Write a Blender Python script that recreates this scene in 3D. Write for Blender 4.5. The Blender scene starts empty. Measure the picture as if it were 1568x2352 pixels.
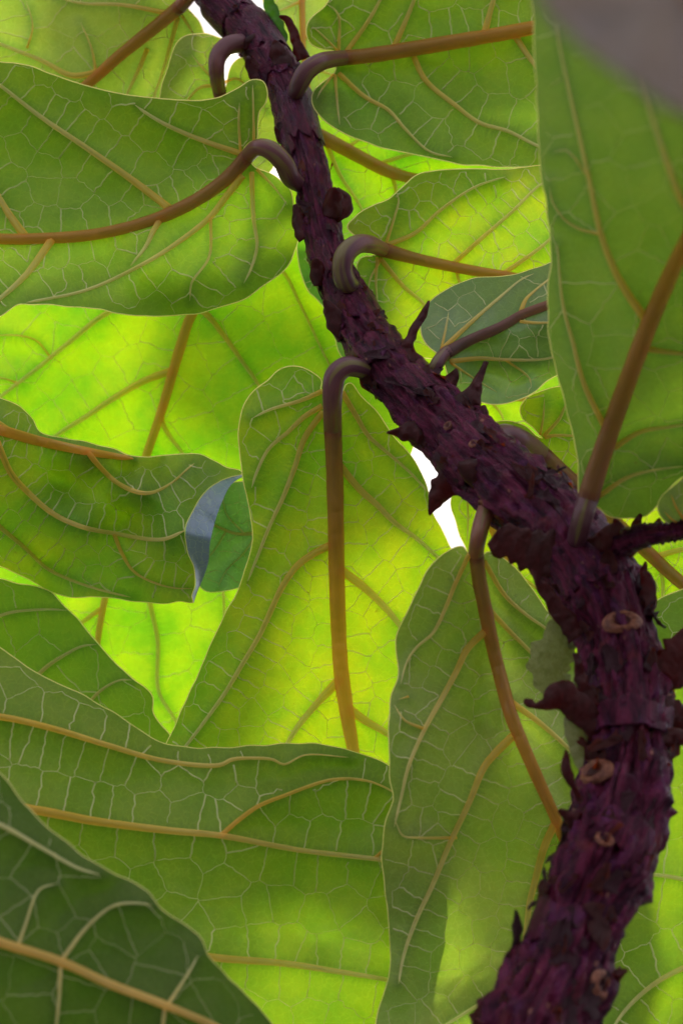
import bpy, math, random
import numpy as np
from mathutils import Vector, Matrix
from mathutils.geometry import delaunay_2d_cdt

# ------------------------------------------------------------------ camera
sc = bpy.context.scene
W, H, FPX = 1568.0, 2352.0, 3267.0        # working pixel grid of the photograph, focal length in those pixels
ELEV = math.radians(26)
CAM = np.array((0.0, 0.0, 1.25))
VIEW = np.array((0.0, math.cos(ELEV), math.sin(ELEV)))
RIGHT = np.array((1.0, 0.0, 0.0))
UP = np.array((0.0, -math.sin(ELEV), math.cos(ELEV)))
cam_d = bpy.data.cameras.new('camera'); cam = bpy.data.objects.new('camera', cam_d)
sc.collection.objects.link(cam); sc.camera = cam
cam.location = CAM; cam.rotation_euler = (math.pi / 2 + ELEV, 0, 0)
cam_d.sensor_fit = 'HORIZONTAL'; cam_d.sensor_width = 24.0; cam_d.lens = 24.0 * FPX / W
cam_d.clip_start = 0.01; cam_d.clip_end = 500
cam_d.dof.use_dof = True; cam_d.dof.focus_distance = 0.545; cam_d.dof.aperture_fstop = 15.0

# ------------------------------------------------------------------ sky, sun, exposure
SUN_ELEV, SUN_ROT = math.radians(36), math.radians(-5)     # the sun stands ahead of the camera, high, a little to the left
world = bpy.data.worlds.new('World'); sc.world = world; world.use_nodes = True
nt = world.node_tree; nt.nodes.clear()
wo = nt.nodes.new('ShaderNodeOutputWorld'); bg = nt.nodes.new('ShaderNodeBackground')
sky = nt.nodes.new('ShaderNodeTexSky'); sky.sky_type = 'NISHITA'; sky.sun_disc = False
sky.sun_elevation = SUN_ELEV; sky.sun_rotation = SUN_ROT; sky.dust_density = 3.0; sky.air_density = 1.0
tcw = nt.nodes.new('ShaderNodeTexCoord')
cn = nt.nodes.new('ShaderNodeTexNoise'); cn.inputs['Scale'].default_value = 7.0; cn.inputs['Detail'].default_value = 4.0
cr = nt.nodes.new('ShaderNodeValToRGB')
cr.color_ramp.elements[0].position = 0.40; cr.color_ramp.elements[0].color = (7.0, 7.1, 8.3, 1)
cr.color_ramp.elements[1].position = 0.60; cr.color_ramp.elements[1].color = (14.5, 14.3, 14.0, 1)
mixc = nt.nodes.new('ShaderNodeMixRGB'); mixc.inputs[0].default_value = 0.8
sep = nt.nodes.new('ShaderNodeSeparateXYZ'); hz = nt.nodes.new('ShaderNodeMapRange')
hz.inputs[1].default_value = -0.12; hz.inputs[2].default_value = 0.08
grd = nt.nodes.new('ShaderNodeMixRGB'); grd.inputs[1].default_value = (1.7, 1.66, 1.6, 1)
L = nt.links.new
L(tcw.outputs['Generated'], cn.inputs['Vector']); L(cn.outputs['Fac'], cr.inputs[0])
L(sky.outputs[0], mixc.inputs[1]); L(cr.outputs[0], mixc.inputs[2])
L(tcw.outputs['Generated'], sep.inputs[0]); L(sep.outputs['Z'], hz.inputs[0])
L(hz.outputs[0], grd.inputs[0]); L(mixc.outputs[0], grd.inputs[2]); L(grd.outputs[0], bg.inputs[0])
bg.inputs[1].default_value = 0.10; L(bg.outputs[0], wo.inputs[0])
sun_d = bpy.data.lights.new('sun', 'SUN'); sun = bpy.data.objects.new('sun', sun_d); sc.collection.objects.link(sun)
sun_d.energy = 3.6; sun_d.angle = math.radians(9); sun_d.color = (1.0, 0.96, 0.88)
SUNV = Vector((math.sin(SUN_ROT) * math.cos(SUN_ELEV), math.cos(SUN_ROT) * math.cos(SUN_ELEV), math.sin(SUN_ELEV)))
sun.rotation_euler = SUNV.to_track_quat('Z', 'Y').to_euler()
sun.location = (0, 0, 4)
sc.view_settings.view_transform = 'Standard'; sc.view_settings.look = 'None'
sc.view_settings.exposure = 0.05; sc.view_settings.gamma = 1.0; sc.view_settings.use_curve_mapping = False
sc.cycles.max_bounces = 7; sc.cycles.diffuse_bounces = 5; sc.cycles.transmission_bounces = 5; sc.cycles.glossy_bounces = 2; sc.cycles.transparent_max_bounces = 8
sc.cycles.use_adaptive_sampling = True; sc.cycles.adaptive_threshold = 0.03; sc.cycles.adaptive_min_samples = 12
sc.cycles.use_denoising = True
sc.cycles.sample_clamp_indirect = 6.0

# ------------------------------------------------------------------ helpers
rng = np.random.default_rng(11)
random.seed(5)

def P(x, y, d):
    x = np.asarray(x, float); y = np.asarray(y, float); d = np.asarray(d, float)
    return CAM + d[..., None] * (VIEW + RIGHT * ((x - W / 2) / FPX)[..., None] + UP * ((H / 2 - y) / FPX)[..., None])

def vnoise(p, seed=0):
    p = np.asarray(p, float); i = np.floor(p).astype(np.int64); f = p - i; f = f * f * (3 - 2 * f)
    def h(a, b, c):
        n = (a * 374761393 + b * 668265263 + c * 2147483647 + seed * 1274126177) & 0x7fffffff
        n = ((n ^ (n >> 13)) * 1274126177) & 0x7fffffff
        return ((n ^ (n >> 16)) & 0xffff) / 65535.0
    r = 0
    for a in (0, 1):
        for b in (0, 1):
            for c in (0, 1):
                w = (f[..., 0] if a else 1 - f[..., 0]) * (f[..., 1] if b else 1 - f[..., 1]) * (f[..., 2] if c else 1 - f[..., 2])
                r = r + w * h(i[..., 0] + a, i[..., 1] + b, i[..., 2] + c)
    return r

def fbm(p, seed=0, oct=4):
    r, a, s = 0, 0.5, 1.0
    for k in range(oct):
        r = r + a * vnoise(np.asarray(p) * s, seed + k); a *= 0.5; s *= 2.03
    return r

def catmull(pts, step, closed=False):
    pts = np.asarray(pts, float); n = len(pts)
    if n == 2 and not closed:
        m = max(2, int(np.linalg.norm(pts[1, :2] - pts[0, :2]) / step) + 1)
        return pts[0] + (pts[1] - pts[0]) * np.linspace(0, 1, m)[:, None]
    out = []
    for i in range(n if closed else n - 1):
        if closed: p0, p1, p2, p3 = (pts[(i + k) % n] for k in (-1, 0, 1, 2))
        else:
            p1, p2 = pts[i], pts[i + 1]
            p0 = pts[i - 1] if i else 2 * p1 - p2
            p3 = pts[i + 2] if i + 2 < n else 2 * p2 - p1
        d = [max(1e-6, np.linalg.norm((b - a)[:2]) ** 0.5) for a, b in ((p0, p1), (p1, p2), (p2, p3))]
        t1, t2, t3 = d[0], d[0] + d[1], sum(d)
        m = max(1, int(math.ceil(np.linalg.norm((p2 - p1)[:2]) / step)))
        t = np.linspace(t1, t2, m, endpoint=False)[:, None]
        A1 = (t1 - t) / t1 * p0 + t / t1 * p1
        A2 = (t2 - t) / (t2 - t1) * p1 + (t - t1) / (t2 - t1) * p2
        A3 = (t3 - t) / (t3 - t2) * p2 + (t - t2) / (t3 - t2) * p3
        B1 = (t2 - t) / t2 * A1 + t / t2 * A2
        B2 = (t3 - t) / (t3 - t1) * A2 + (t - t1) / (t3 - t1) * A3
        out.append((t2 - t) / (t2 - t1) * B1 + (t - t1) / (t2 - t1) * B2)
    if not closed: out.append(pts[-1:])
    return np.vstack(out)

def inside(poly, pts):
    x, y = pts[:, 0], pts[:, 1]; r = np.zeros(len(pts), bool)
    x0, y0 = poly[:, 0], poly[:, 1]; x1, y1 = np.roll(x0, -1), np.roll(y0, -1)
    for a, b, c, d in zip(x0, y0, x1, y1):
        if b == d: continue
        k = ((b > y) != (d > y)) & (x < (c - a) * (y - b) / (d - b) + a); r ^= k
    return r

def nearest(pts, targets):
    """distance to and index of the nearest target point"""
    D = np.empty(len(pts)); I = np.empty(len(pts), int)
    t2 = (targets ** 2).sum(1)
    for s in range(0, len(pts), 2000):
        q = pts[s:s + 2000]
        d = (q ** 2).sum(1)[:, None] + t2[None] - 2 * q @ targets.T
        k = d.argmin(1); I[s:s + 2000] = k; D[s:s + 2000] = np.sqrt(np.maximum(d[np.arange(len(q)), k], 0))
    return D, I

class TPS:
    def __init__(s, c):
        c = np.asarray(c, float); s.c = c[:, :2] / 500.0; n = len(c)
        K = s.k(s.c); Q = np.hstack([np.ones((n, 1)), s.c])
        M = np.zeros((n + 3, n + 3)); M[:n, :n] = K + 1e-3 * np.eye(n); M[:n, n:] = Q; M[n:, :n] = Q.T
        s.w = np.linalg.solve(M, np.concatenate([c[:, 2], np.zeros(3)]))
    def k(s, p):
        r2 = ((p[:, None] - s.c[None]) ** 2).sum(2); return 0.5 * r2 * np.log(r2 + 1e-12)
    def __call__(s, p):
        p = np.asarray(p, float)[:, :2] / 500.0; n = len(s.c)
        return s.k(p) @ s.w[:n] + s.w[n] + p @ s.w[n + 1:]

ROOT = None
def mesh_obj(name, verts, faces, mat, parent, smooth=True, attrs=None, label=None):
    me = bpy.data.meshes.new(name)
    me.from_pydata([tuple(v) for v in (np.asarray(verts) - ROOT_LOC)], [], faces)
    me.materials.append(mat)
    if smooth: me.polygons.foreach_set('use_smooth', np.ones(len(me.polygons), bool))
    for k, v in (attrs or {}).items():
        v = np.asarray(v, np.float32)
        if v.ndim == 1:
            a = me.attributes.new(k, 'FLOAT', 'POINT'); a.data.foreach_set('value', v)
        else:
            a = me.attributes.new(k, 'FLOAT_VECTOR', 'POINT'); a.data.foreach_set('vector', v.ravel())
    me.update()
    o = bpy.data.objects.new(name, me); sc.collection.objects.link(o); o.parent = parent
    if label: o['label'] = label
    return o

def frames(pts):
    T = np.gradient(pts, axis=0); T /= np.linalg.norm(T, axis=1)[:, None] + 1e-12
    N = np.empty_like(T); n = -VIEW - T[0] * (-VIEW @ T[0])
    if np.linalg.norm(n) < 1e-3: n = UP
    for i in range(len(T)):
        n = n - T[i] * (n @ T[i]); n = n / (np.linalg.norm(n) + 1e-12); N[i] = n
    return T, N, np.cross(T, N)

def tube(pts, rad, sides=10, flat=1.0):
    """closed swept tube; returns verts, faces, ring index of each vert"""
    pts = np.asarray(pts, float); rad = np.asarray(rad, float)
    T, N, B = frames(pts); a = np.arange(sides) * 2 * math.pi / sides
    ring = N[:, None] * np.cos(a)[None, :, None] * flat + B[:, None] * np.sin(a)[None, :, None]
    V = (pts[:, None] + ring * rad[:, None, None]).reshape(-1, 3); n = len(pts)
    F = [(i * sides + k, i * sides + (k + 1) % sides, (i + 1) * sides + (k + 1) % sides, (i + 1) * sides + k)
         for i in range(n - 1) for k in range(sides)]
    F.append(tuple(range(sides))[::-1]); F.append(tuple(range((n - 1) * sides, n * sides)))
    return V, F, np.repeat(np.arange(n), sides)

# ------------------------------------------------------------------ materials
class NB:
    def __init__(s, name):
        s.m = bpy.data.materials.new(name); s.m.use_nodes = True; s.t = s.m.node_tree; s.t.nodes.clear()
        s.out = s.n('ShaderNodeOutputMaterial')
    def n(s, typ, **kw):
        x = s.t.nodes.new(typ)
        for k, v in kw.items(): setattr(x, k, v)
        return x
    def put(s, sock, v):
        if isinstance(v, bpy.types.NodeSocket): s.t.links.new(v, sock)
        elif isinstance(v, (tuple, list)) and len(v) == 3 and sock.type == 'RGBA': sock.default_value = (*v, 1)
        else: sock.default_value = v
    def math(s, op, a, b=0.0, c=None, clamp=False):
        x = s.n('ShaderNodeMath', operation=op, use_clamp=clamp); s.put(x.inputs[0], a); s.put(x.inputs[1], b)
        if c is not None: s.put(x.inputs[2], c)
        return x.outputs[0]
    def mix(s, f, a, b, mode='MIX'):
        x = s.n('ShaderNodeMixRGB', blend_type=mode); s.put(x.inputs[0], f); s.put(x.inputs[1], a); s.put(x.inputs[2], b); return x.outputs[0]
    def attr(s, name):
        return s.n('ShaderNodeAttribute', attribute_name=name)
    def noise(s, vec, scale, detail=3.0, rough=0.55):
        x = s.n('ShaderNodeTexNoise'); s.put(x.inputs['Vector'], vec); x.inputs['Scale'].default_value = scale
        x.inputs['Detail'].default_value = detail; x.inputs['Roughness'].default_value = rough; return x.outputs['Fac']
    def rng(s, v, a, b, c=0.0, d=1.0):
        x = s.n('ShaderNodeMapRange', interpolation_type='SMOOTHSTEP')
        s.put(x.inputs[0], v)
        for k, q in zip((1, 2, 3, 4), (a, b, c, d)): x.inputs[k].default_value = q
        return x.outputs[0]
    def scale(s, vec, v):
        x = s.n('ShaderNodeVectorMath', operation='MULTIPLY'); s.put(x.inputs[0], vec); x.inputs[1].default_value = v; return x.outputs[0]

def leaf_mat(name, t_a, t_b, r_a, r_b, upper=(0.035, 0.085, 0.02), rough=0.45, spec=0.25, spots=0.0, shine=0.28):
    b = NB(name); lc = b.attr('lc').outputs['Vector']; vn = b.attr('vein')
    sp = b.n('ShaderNodeSeparateXYZ'); b.put(sp.inputs[0], vn.outputs['Vector'])
    u, v, e = sp.outputs
    mott = b.rng(b.noise(lc, 0.8, 5, 0.6), 0.25, 0.75)
    cells = b.noise(lc, 9.0, 3)
    vo = b.n('ShaderNodeTexVoronoi', feature='DISTANCE_TO_EDGE'); wv = b.n('ShaderNodeVectorMath', operation='ADD')
    nz = b.n('ShaderNodeTexNoise'); b.put(nz.inputs['Vector'], lc); nz.inputs['Scale'].default_value = 9.0
    b.put(wv.inputs[0], lc); b.put(wv.inputs[1], b.scale(nz.outputs['Color'], (0.13, 0.13, 0)))
    b.put(vo.inputs['Vector'], wv.outputs[0]); vo.inputs['Scale'].default_value = 5.2
    line = b.rng(vo.outputs['Distance'], 0.008, 0.055, 1.0, 0.0)
    vo2 = b.n('ShaderNodeTexVoronoi', feature='DISTANCE_TO_EDGE'); b.put(vo2.inputs['Vector'], wv.outputs[0]); vo2.inputs['Scale'].default_value = 14.0
    line2 = b.rng(vo2.outputs['Distance'], 0.02, 0.16, 1.0, 0.0)
    # thicker, greener tissue feathering out from the veins
    comb = b.n('ShaderNodeTexNoise', noise_dimensions='1D'); b.put(comb.inputs['W'], u); comb.inputs['Scale'].default_value = 0.16
    comb.inputs['Detail'].default_value = 2.0
    reach = b.math('MULTIPLY_ADD', comb.outputs['Fac'], 46.0, -2.0)
    feather = b.math('SUBTRACT', 1.0, b.math('DIVIDE', v, b.math('MAXIMUM', reach, 4.0)), clamp=True)
    tr = b.mix(mott, t_a, t_b)
    tr = b.mix(b.rng(cells, 0.3, 0.7, 0.0, 0.30), tr, b.mix(1.0, tr, (1.15, 0.84, 0.5), 'MULTIPLY'))
    tr = b.mix(b.math('MULTIPLY', feather, 0.75), tr, b.mix(1.0, tr, (0.30, 0.52, 0.6), 'MULTIPLY'))
    tr = b.mix(b.math('MULTIPLY', line2, 0.22), tr, b.mix(1.0, tr, (1.25, 1.15, 1.3), 'MULTIPLY'))
    tr = b.mix(b.math('MULTIPLY', line, 0.30), tr, b.mix(1.0, tr, (1.5, 1.3, 2.2), 'MULTIPLY'))
    rf = b.mix(mott, r_a, r_b)
    rf = b.mix(b.rng(cells, 0.35, 0.75, 0.0, 0.35), rf, b.mix(1.0, rf, (0.72, 0.78, 0.66), 'MULTIPLY'))
    rf = b.mix(b.math('MULTIPLY', line, 0.35), rf, b.mix(1.0, rf, (1.5, 1.4, 1.5), 'MULTIPLY'))
    rf = b.mix(b.math('MULTIPLY', line2, 0.25), rf, b.mix(1.0, rf, (1.2, 1.15, 1.2), 'MULTIPLY'))
    # tiny brown specks and a few rusty blemishes
    sv = b.n('ShaderNodeTexVoronoi'); b.put(sv.inputs['Vector'], lc); sv.inputs['Scale'].default_value = 4.0
    speck = b.rng(sv.outputs['Distance'], 0.02, 0.06, 0.55, 0.0)
    bl = b.math('MULTIPLY', b.rng(b.noise(lc, 2.3, 5, 0.7), 0.66, 0.72), spots)
    dark = b.math('MAXIMUM', speck, bl)
    tr = b.mix(dark, tr, (0.16, 0.09, 0.01)); rf = b.mix(dark, rf, (0.13, 0.07, 0.02))
    geo = b.n('ShaderNodeNewGeometry'); back = geo.outputs['Backfacing']
    col = b.mix(back, rf, b.mix(line, upper, tuple(min(0.95, c * 1.35) for c in upper)))
    bump = b.n('ShaderNodeBump'); bump.inputs['Strength'].default_value = 0.35; bump.inputs['Distance'].default_value = 0.0006
    hgt = b.math('ADD', b.math('MULTIPLY', line, 0.7), b.math('MULTIPLY', cells, 0.8)); b.put(bump.inputs['Height'], hgt)
    pr = b.n('ShaderNodeBsdfPrincipled'); b.put(pr.inputs['Base Color'], col)
    b.put(pr.inputs['Roughness'], b.mix(back, (rough,) * 3, (shine,) * 3)); b.put(pr.inputs['Specular IOR Level'], spec)
    b.put(pr.inputs['Normal'], bump.outputs[0])
    tl = b.n('ShaderNodeBsdfTranslucent'); b.put(tl.inputs['Color'], tr)
    mx = b.n('ShaderNodeMixShader'); mx.inputs[0].default_value = 0.5
    b.put(mx.inputs[1], pr.outputs[0]); b.put(mx.inputs[2], tl.outputs[0]); b.put(b.out.inputs[0], mx.outputs[0])
    return b.m

def stalk_mat(name, stops, trans=0.18, rough=0.32, clear=0.0):
    """leaf stalks and veins: colour runs along the attribute tt"""
    b = NB(name); at = b.attr('tt').outputs['Fac']; st = b.attr('st').outputs['Vector']
    nz = b.noise(b.scale(st, (1.0, 0.12, 1.0)), 1.0, 4, 0.6)
    r = b.n('ShaderNodeValToRGB'); cr_ = r.color_ramp
    for i, (p, c) in enumerate(stops):
        el = cr_.elements[i] if i < 2 else cr_.elements.new(p)
        el.position = p; el.color = (*c, 1)
    b.put(r.inputs[0], b.math('MULTIPLY_ADD', b.math('SUBTRACT', nz, 0.5), 0.18, b.math('DIVIDE', at, 4.0)))
    col = b.mix(b.rng(nz, 0.55, 0.8, 0.0, 0.55), r.outputs[0], b.mix(1.0, r.outputs[0], (0.38, 0.30, 0.25), 'MULTIPLY'))
    patch = b.noise(b.scale(st, (0.9, 0.09, 0.9)), 1.0, 2)
    if not clear: col = b.mix(b.rng(patch, 0.50, 0.66, 0, 0.75), col, (0.27, 0.24, 0.075))
    wr = b.noise(b.scale(st, (0.5, 5.0, 0.5)), 1.0, 2)
    pr = b.n('ShaderNodeBsdfPrincipled'); b.put(pr.inputs['Base Color'], col); pr.inputs['Roughness'].default_value = rough
    pr.inputs['Specular IOR Level'].default_value = 0.5
    bump = b.n('ShaderNodeBump'); bump.inputs['Strength'].default_value = 0.25; bump.inputs['Distance'].default_value = 0.0005
    b.put(bump.inputs['Height'], b.math('ADD', nz, b.math('MULTIPLY', wr, 0.6))); b.put(pr.inputs['Normal'], bump.outputs[0])
    tl = b.n('ShaderNodeBsdfTranslucent'); b.put(tl.inputs['Color'], b.mix(1.0, col, (1.5, 1.3, 0.9), 'MULTIPLY'))
    mx = b.n('ShaderNodeMixShader'); mx.inputs[0].default_value = trans
    b.put(mx.inputs[1], pr.outputs[0]); b.put(mx.inputs[2], tl.outputs[0]); sh = mx.outputs[0]
    if clear:                                            # sap-clear tissue lets the glow of the blade through
        tp_ = b.n('ShaderNodeBsdfTransparent'); tp_.inputs['Color'].default_value = (0.97, 0.98, 0.9, 1)
        m2 = b.n('ShaderNodeMixShader'); m2.inputs[0].default_value = clear; b.put(m2.inputs[1], sh); b.put(m2.inputs[2], tp_.outputs[0]); sh = m2.outputs[0]
    b.put(b.out.inputs[0], sh)
    return b.m

def bark_mat():
    b = NB('bark'); lc = b.attr('lc').outputs['Vector']
    fib = b.noise(b.scale(lc, (4.2, 0.8, 1.0)), 1.0, 6, 0.7)
    blot = b.noise(b.scale(lc, (2.2, 0.9, 1.0)), 1.0, 4)
    col = b.mix(b.rng(fib, 0.35, 0.68), (0.006, 0.0006, 0.002), (0.135, 0.016, 0.045))
    col = b.mix(b.rng(blot, 0.5, 0.72, 0, 0.75), col, (0.085, 0.016, 0.070))
    col = b.mix(b.rng(b.noise(lc, 0.9, 4), 0.56, 0.72, 0, 0.6), col, (0.12, 0.016, 0.012))
    # corky pale dots
    vo = b.n('ShaderNodeTexVoronoi'); b.put(vo.inputs['Vector'], b.scale(lc, (2.0, 1.2, 1.0))); vo.inputs['Scale'].default_value = 1.0
    col = b.mix(b.rng(vo.outputs['Distance'], 0.05, 0.13, 0.8, 0.0), col, (0.30, 0.13, 0.09))
    pr = b.n('ShaderNodeBsdfPrincipled'); b.put(pr.inputs['Base Color'], col)
    b.put(pr.inputs['Roughness'], b.rng(blot, 0.3, 0.7, 0.45, 0.22)); pr.inputs['Specular IOR Level'].default_value = 0.25; b.put(pr.inputs['Specular Tint'], (1.0, 0.5, 0.85))
    bump = b.n('ShaderNodeBump'); bump.inputs['Strength'].default_value = 1.0; bump.inputs['Distance'].default_value = 0.0025
    b.put(bump.inputs['Height'], b.math('ADD', fib, b.math('MULTIPLY', blot, 0.5))); b.put(pr.inputs['Normal'], bump.outputs[0])
    b.put(b.out.inputs[0], pr.outputs[0]); return b.m

def husk_mat(name, c1, c2, trans, tf=0.33):
    b = NB(name); tc = b.n('ShaderNodeTexCoord').outputs['Object']
    fib = b.noise(b.scale(tc, (900, 300, 900)), 1.0, 4, 0.6); bl = b.noise(tc, 160.0, 3)
    col = b.mix(b.rng(fib, 0.35, 0.65), c1, c2); col = b.mix(b.rng(bl, 0.5, 0.7, 0, 0.6), col, tuple(x * 0.35 for x in c1))
    pr = b.n('ShaderNodeBsdfPrincipled'); b.put(pr.inputs['Base Color'], col); pr.inputs['Roughness'].default_value = 0.42
    bump = b.n('ShaderNodeBump'); pr.inputs['Specular IOR Level'].default_value = 0.3; bump.inputs['Strength'].default_value = 0.6; bump.inputs['Distance'].default_value = 0.001
    b.put(bump.inputs['Height'], fib); b.put(pr.inputs['Normal'], bump.outputs[0])
    tl = b.n('ShaderNodeBsdfTranslucent'); b.put(tl.inputs['Color'], trans)
    mx = b.n('ShaderNodeMixShader'); mx.inputs[0].default_value = tf
    b.put(mx.inputs[1], pr.outputs[0]); b.put(mx.inputs[2], tl.outputs[0]); b.put(b.out.inputs[0], mx.outputs[0]); return b.m

M_GREEN = leaf_mat('leaf_green', (0.20, 0.44, 0.008), (0.32, 0.54, 0.006), (0.18, 0.24, 0.045), (0.22, 0.27, 0.065))
M_BRIGHT = leaf_mat('leaf_thin_green', (0.19, 0.60, 0.004), (0.50, 0.84, 0.003), (0.12, 0.22, 0.05), (0.15, 0.24, 0.06))
M_YELLOW = leaf_mat('leaf_yellow_green', (0.27, 0.58, 0.006), (0.56, 0.72, 0.004), (0.16, 0.25, 0.05), (0.22, 0.28, 0.06), spots=0.5)
M_PALE = leaf_mat('leaf_pale_underside', (0.26, 0.46, 0.02), (0.36, 0.52, 0.03), (0.32, 0.36, 0.11), (0.38, 0.40, 0.15))
M_DARK = leaf_mat('leaf_thick_green', (0.15, 0.32, 0.010), (0.21, 0.38, 0.010), (0.16, 0.215, 0.075), (0.19, 0.24, 0.10), spots=0.7)
M_SHADE = leaf_mat('leaf_shaded_green', (0.10, 0.26, 0.008), (0.15, 0.32, 0.008), (0.095, 0.135, 0.03), (0.12, 0.155, 0.042), spec=0.2)  # deep shade on the bottom left leaf, put into this darker green
M_SHEEN = leaf_mat('leaf_sheen_underside', (0.15, 0.32, 0.010), (0.21, 0.38, 0.010), (0.17, 0.23, 0.12), (0.21, 0.26, 0.15), spec=0.9, rough=0.33)
M_GLOSS = leaf_mat('leaf_painted_gloss_upper', (0.16, 0.46, 0.012), (0.22, 0.52, 0.012), (0.16, 0.24, 0.09), (0.18, 0.26, 0.1), upper=(0.42, 0.50, 0.40), spec=1.0, shine=0.35)  # whitish gloss highlights put into the pale upper colour
M_DRY = leaf_mat('leaf_dried', (0.20, 0.15, 0.10), (0.26, 0.2, 0.16), (0.46, 0.44, 0.52), (0.55, 0.50, 0.56), upper=(0.3, 0.28, 0.3))
M_STALK = stalk_mat('leaf_stalk', [(0.0, (0.13, 0.050, 0.085)), (0.10, (0.24, 0.10, 0.115)), (0.22, (0.42, 0.19, 0.075)), (0.40, (0.62, 0.27, 0.045)),
                                   (0.52, (0.78, 0.42, 0.05)), (0.72, (0.80, 0.58, 0.16)), (0.92, (0.78, 0.76, 0.36))], trans=0.35)
M_MID = stalk_mat('leaf_midrib', [(0.0, (0.13, 0.050, 0.085)), (0.10, (0.24, 0.10, 0.115)), (0.22, (0.44, 0.20, 0.075)), (0.40, (0.76, 0.40, 0.07)),
                                   (0.52, (0.86, 0.56, 0.12)), (0.72, (0.84, 0.64, 0.24)), (0.92, (0.78, 0.76, 0.36))], trans=0.5, clear=0.24)
M_VEIN = stalk_mat('leaf_vein', [(0.0, (0.50, 0.22, 0.07)), (0.30, (0.84, 0.44, 0.08)), (0.52, (0.94, 0.66, 0.14)), (0.70, (0.90, 0.78, 0.36)), (0.92, (0.86, 0.88, 0.58))], trans=0.5, clear=0.38)
M_NET = stalk_mat('leaf_fine_vein', [(0.0, (0.92, 0.94, 0.66)), (1.0, (0.92, 0.94, 0.68))], trans=0.45, clear=0.46)
M_RIM = stalk_mat('leaf_rim', [(0.0, (0.92, 0.94, 0.66)), (1.0, (0.92, 0.95, 0.7))], trans=0.75, clear=0.2)
M_BARK = bark_mat()
M_HUSK = husk_mat('dry_stipule', (0.030, 0.006, 0.008), (0.085, 0.020, 0.024), (0.55, 0.075, 0.010))
M_DRYRIM = husk_mat('dry_leaf_edge', (0.20, 0.14, 0.06), (0.28, 0.2, 0.09), (0.3, 0.2, 0.05), 0.3)
M_HUSKP = husk_mat('purple_sheath', (0.022, 0.005, 0.009), (0.070, 0.018, 0.032), (0.10, 0.02, 0.02), 0.08)
M_SCAR = husk_mat('leaf_scar', (0.13, 0.035, 0.022), (0.27, 0.095, 0.055), (0.2, 0.05, 0.02), 0.05)
M_CURL = leaf_mat('leaf_painted_sky_sheen', (0.05, 0.09, 0.10), (0.06, 0.1, 0.12), (0.20, 0.30, 0.48), (0.26, 0.37, 0.58), upper=(0.50, 0.64, 0.97), spec=1.0, rough=0.3, shine=0.3)  # sky reflection on the rolled upper face, painted in as blue
M_SCRAP = husk_mat('pale_leaf_scrap', (0.24, 0.24, 0.10), (0.34, 0.33, 0.16), (0.40, 0.42, 0.10), 0.35)
M_SHEATHG = leaf_mat('green_sheath', (0.10, 0.26, 0.012), (0.13, 0.3, 0.012), (0.10, 0.17, 0.05), (0.12, 0.19, 0.06))

# ------------------------------------------------------------------ the plant: root empty and trunk
TR = np.array([  # x, y, radius in photo pixels, depth in metres (set by the stem's real thickness, 18 to 27 mm)
    (60, -620, 34, .735), (180, -460, 38, .712), (300, -290, 42, .692), (400, -160, 44, .675), (455, -70, 45, .662), (520, 15, 48, .65), (592, 95, 49, .638), (655, 195, 47, .622), (683, 295, 45, .606), (712, 392, 42, .59),
    (732, 490, 42, .577), (756, 590, 44, .563), (792, 680, 51, .55), (836, 765, 59, .537), (893, 843, 64, .523), (965, 921, 70, .509), (1036, 992, 75, .495),
    (1108, 1064, 79, .483), (1196, 1137, 84, .47), (1274, 1206, 90, .459), (1333, 1284, 96, .45), (1385, 1372, 98, .442), (1420, 1470, 90, .433),
    (1441, 1568, 88, .425), (1444, 1666, 91, .417), (1444, 1764, 92, .409), (1425, 1862, 100, .401), (1400, 1960, 101, .393), (1352, 2058, 96, .385),
    (1312, 2156, 94, .378), (1284, 2254, 104, .371), (1240, 2352, 114, .364), (1196, 2460, 120, .357), (1150, 2570, 124, .35)], float)
tp = catmull(TR, 4.0)
tpos = P(tp[:, 0], tp[:, 1], tp[:, 3]); trad = tp[:, 2] * tp[:, 3] / FPX
ROOT_LOC = tpos[-1].copy()
fig = bpy.data.objects.new('fig_tree', None); sc.collection.objects.link(fig); fig.location = ROOT_LOC; fig.empty_display_size = 0.05
fig['label'] = 'fig tree with purple flaking stem and large translucent green leaves seen from below'; fig['category'] = 'fig tree'
tT, tN, tB = frames(tpos)
tS = np.concatenate([[0], np.cumsum(np.linalg.norm(np.diff(tpos, axis=0), axis=1))])
NS = 112
ang = np.arange(NS) * 2 * math.pi / NS
S2, A2 = np.meshgrid(tS, ang, indexing='ij')
cx, sx = np.cos(A2), np.sin(A2)
sz = S2 / 0.01
fine = fbm(np.stack([cx * 7, sx * 7, sz * 1.1], -1), 3, 4) - 0.47
mid = fbm(np.stack([cx * 2.6, sx * 2.6, sz * 0.9], -1), 9, 4) - 0.47
plates = vnoise(np.stack([cx * 3.2 + mid * 2, sx * 3.2, sz * 0.55 + mid * 1.5], -1), 21)
step = np.clip((plates - 0.5) * 9, -1, 1) * 0.5
low = np.interp(S2, tS, np.linspace(0.3, 1.25, len(tS)))      # the old wood is far rougher than the young top
nodes = 0.05 * np.exp(-((sz * 0.42 + 0.25 * mid) % 1.0 - 0.5) ** 2 / 0.006)
dr = trad[:, None] * (1 + low * (0.55 * fine + 0.34 * mid + 0.16 * step) + nodes)
TV = tpos[:, None] + (tN[:, None] * cx[..., None] + tB[:, None] * sx[..., None]) * dr[..., None]
n = len(tS)
TF = [(i * NS + k, i * NS + (k + 1) % NS, (i + 1) * NS + (k + 1) % NS, (i + 1) * NS + k) for i in range(n - 1) for k in range(NS)]
TF += [tuple(range(NS))[::-1], tuple(range((n - 1) * NS, n * NS))]
half = np.minimum(A2, 2 * math.pi - A2)
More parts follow.
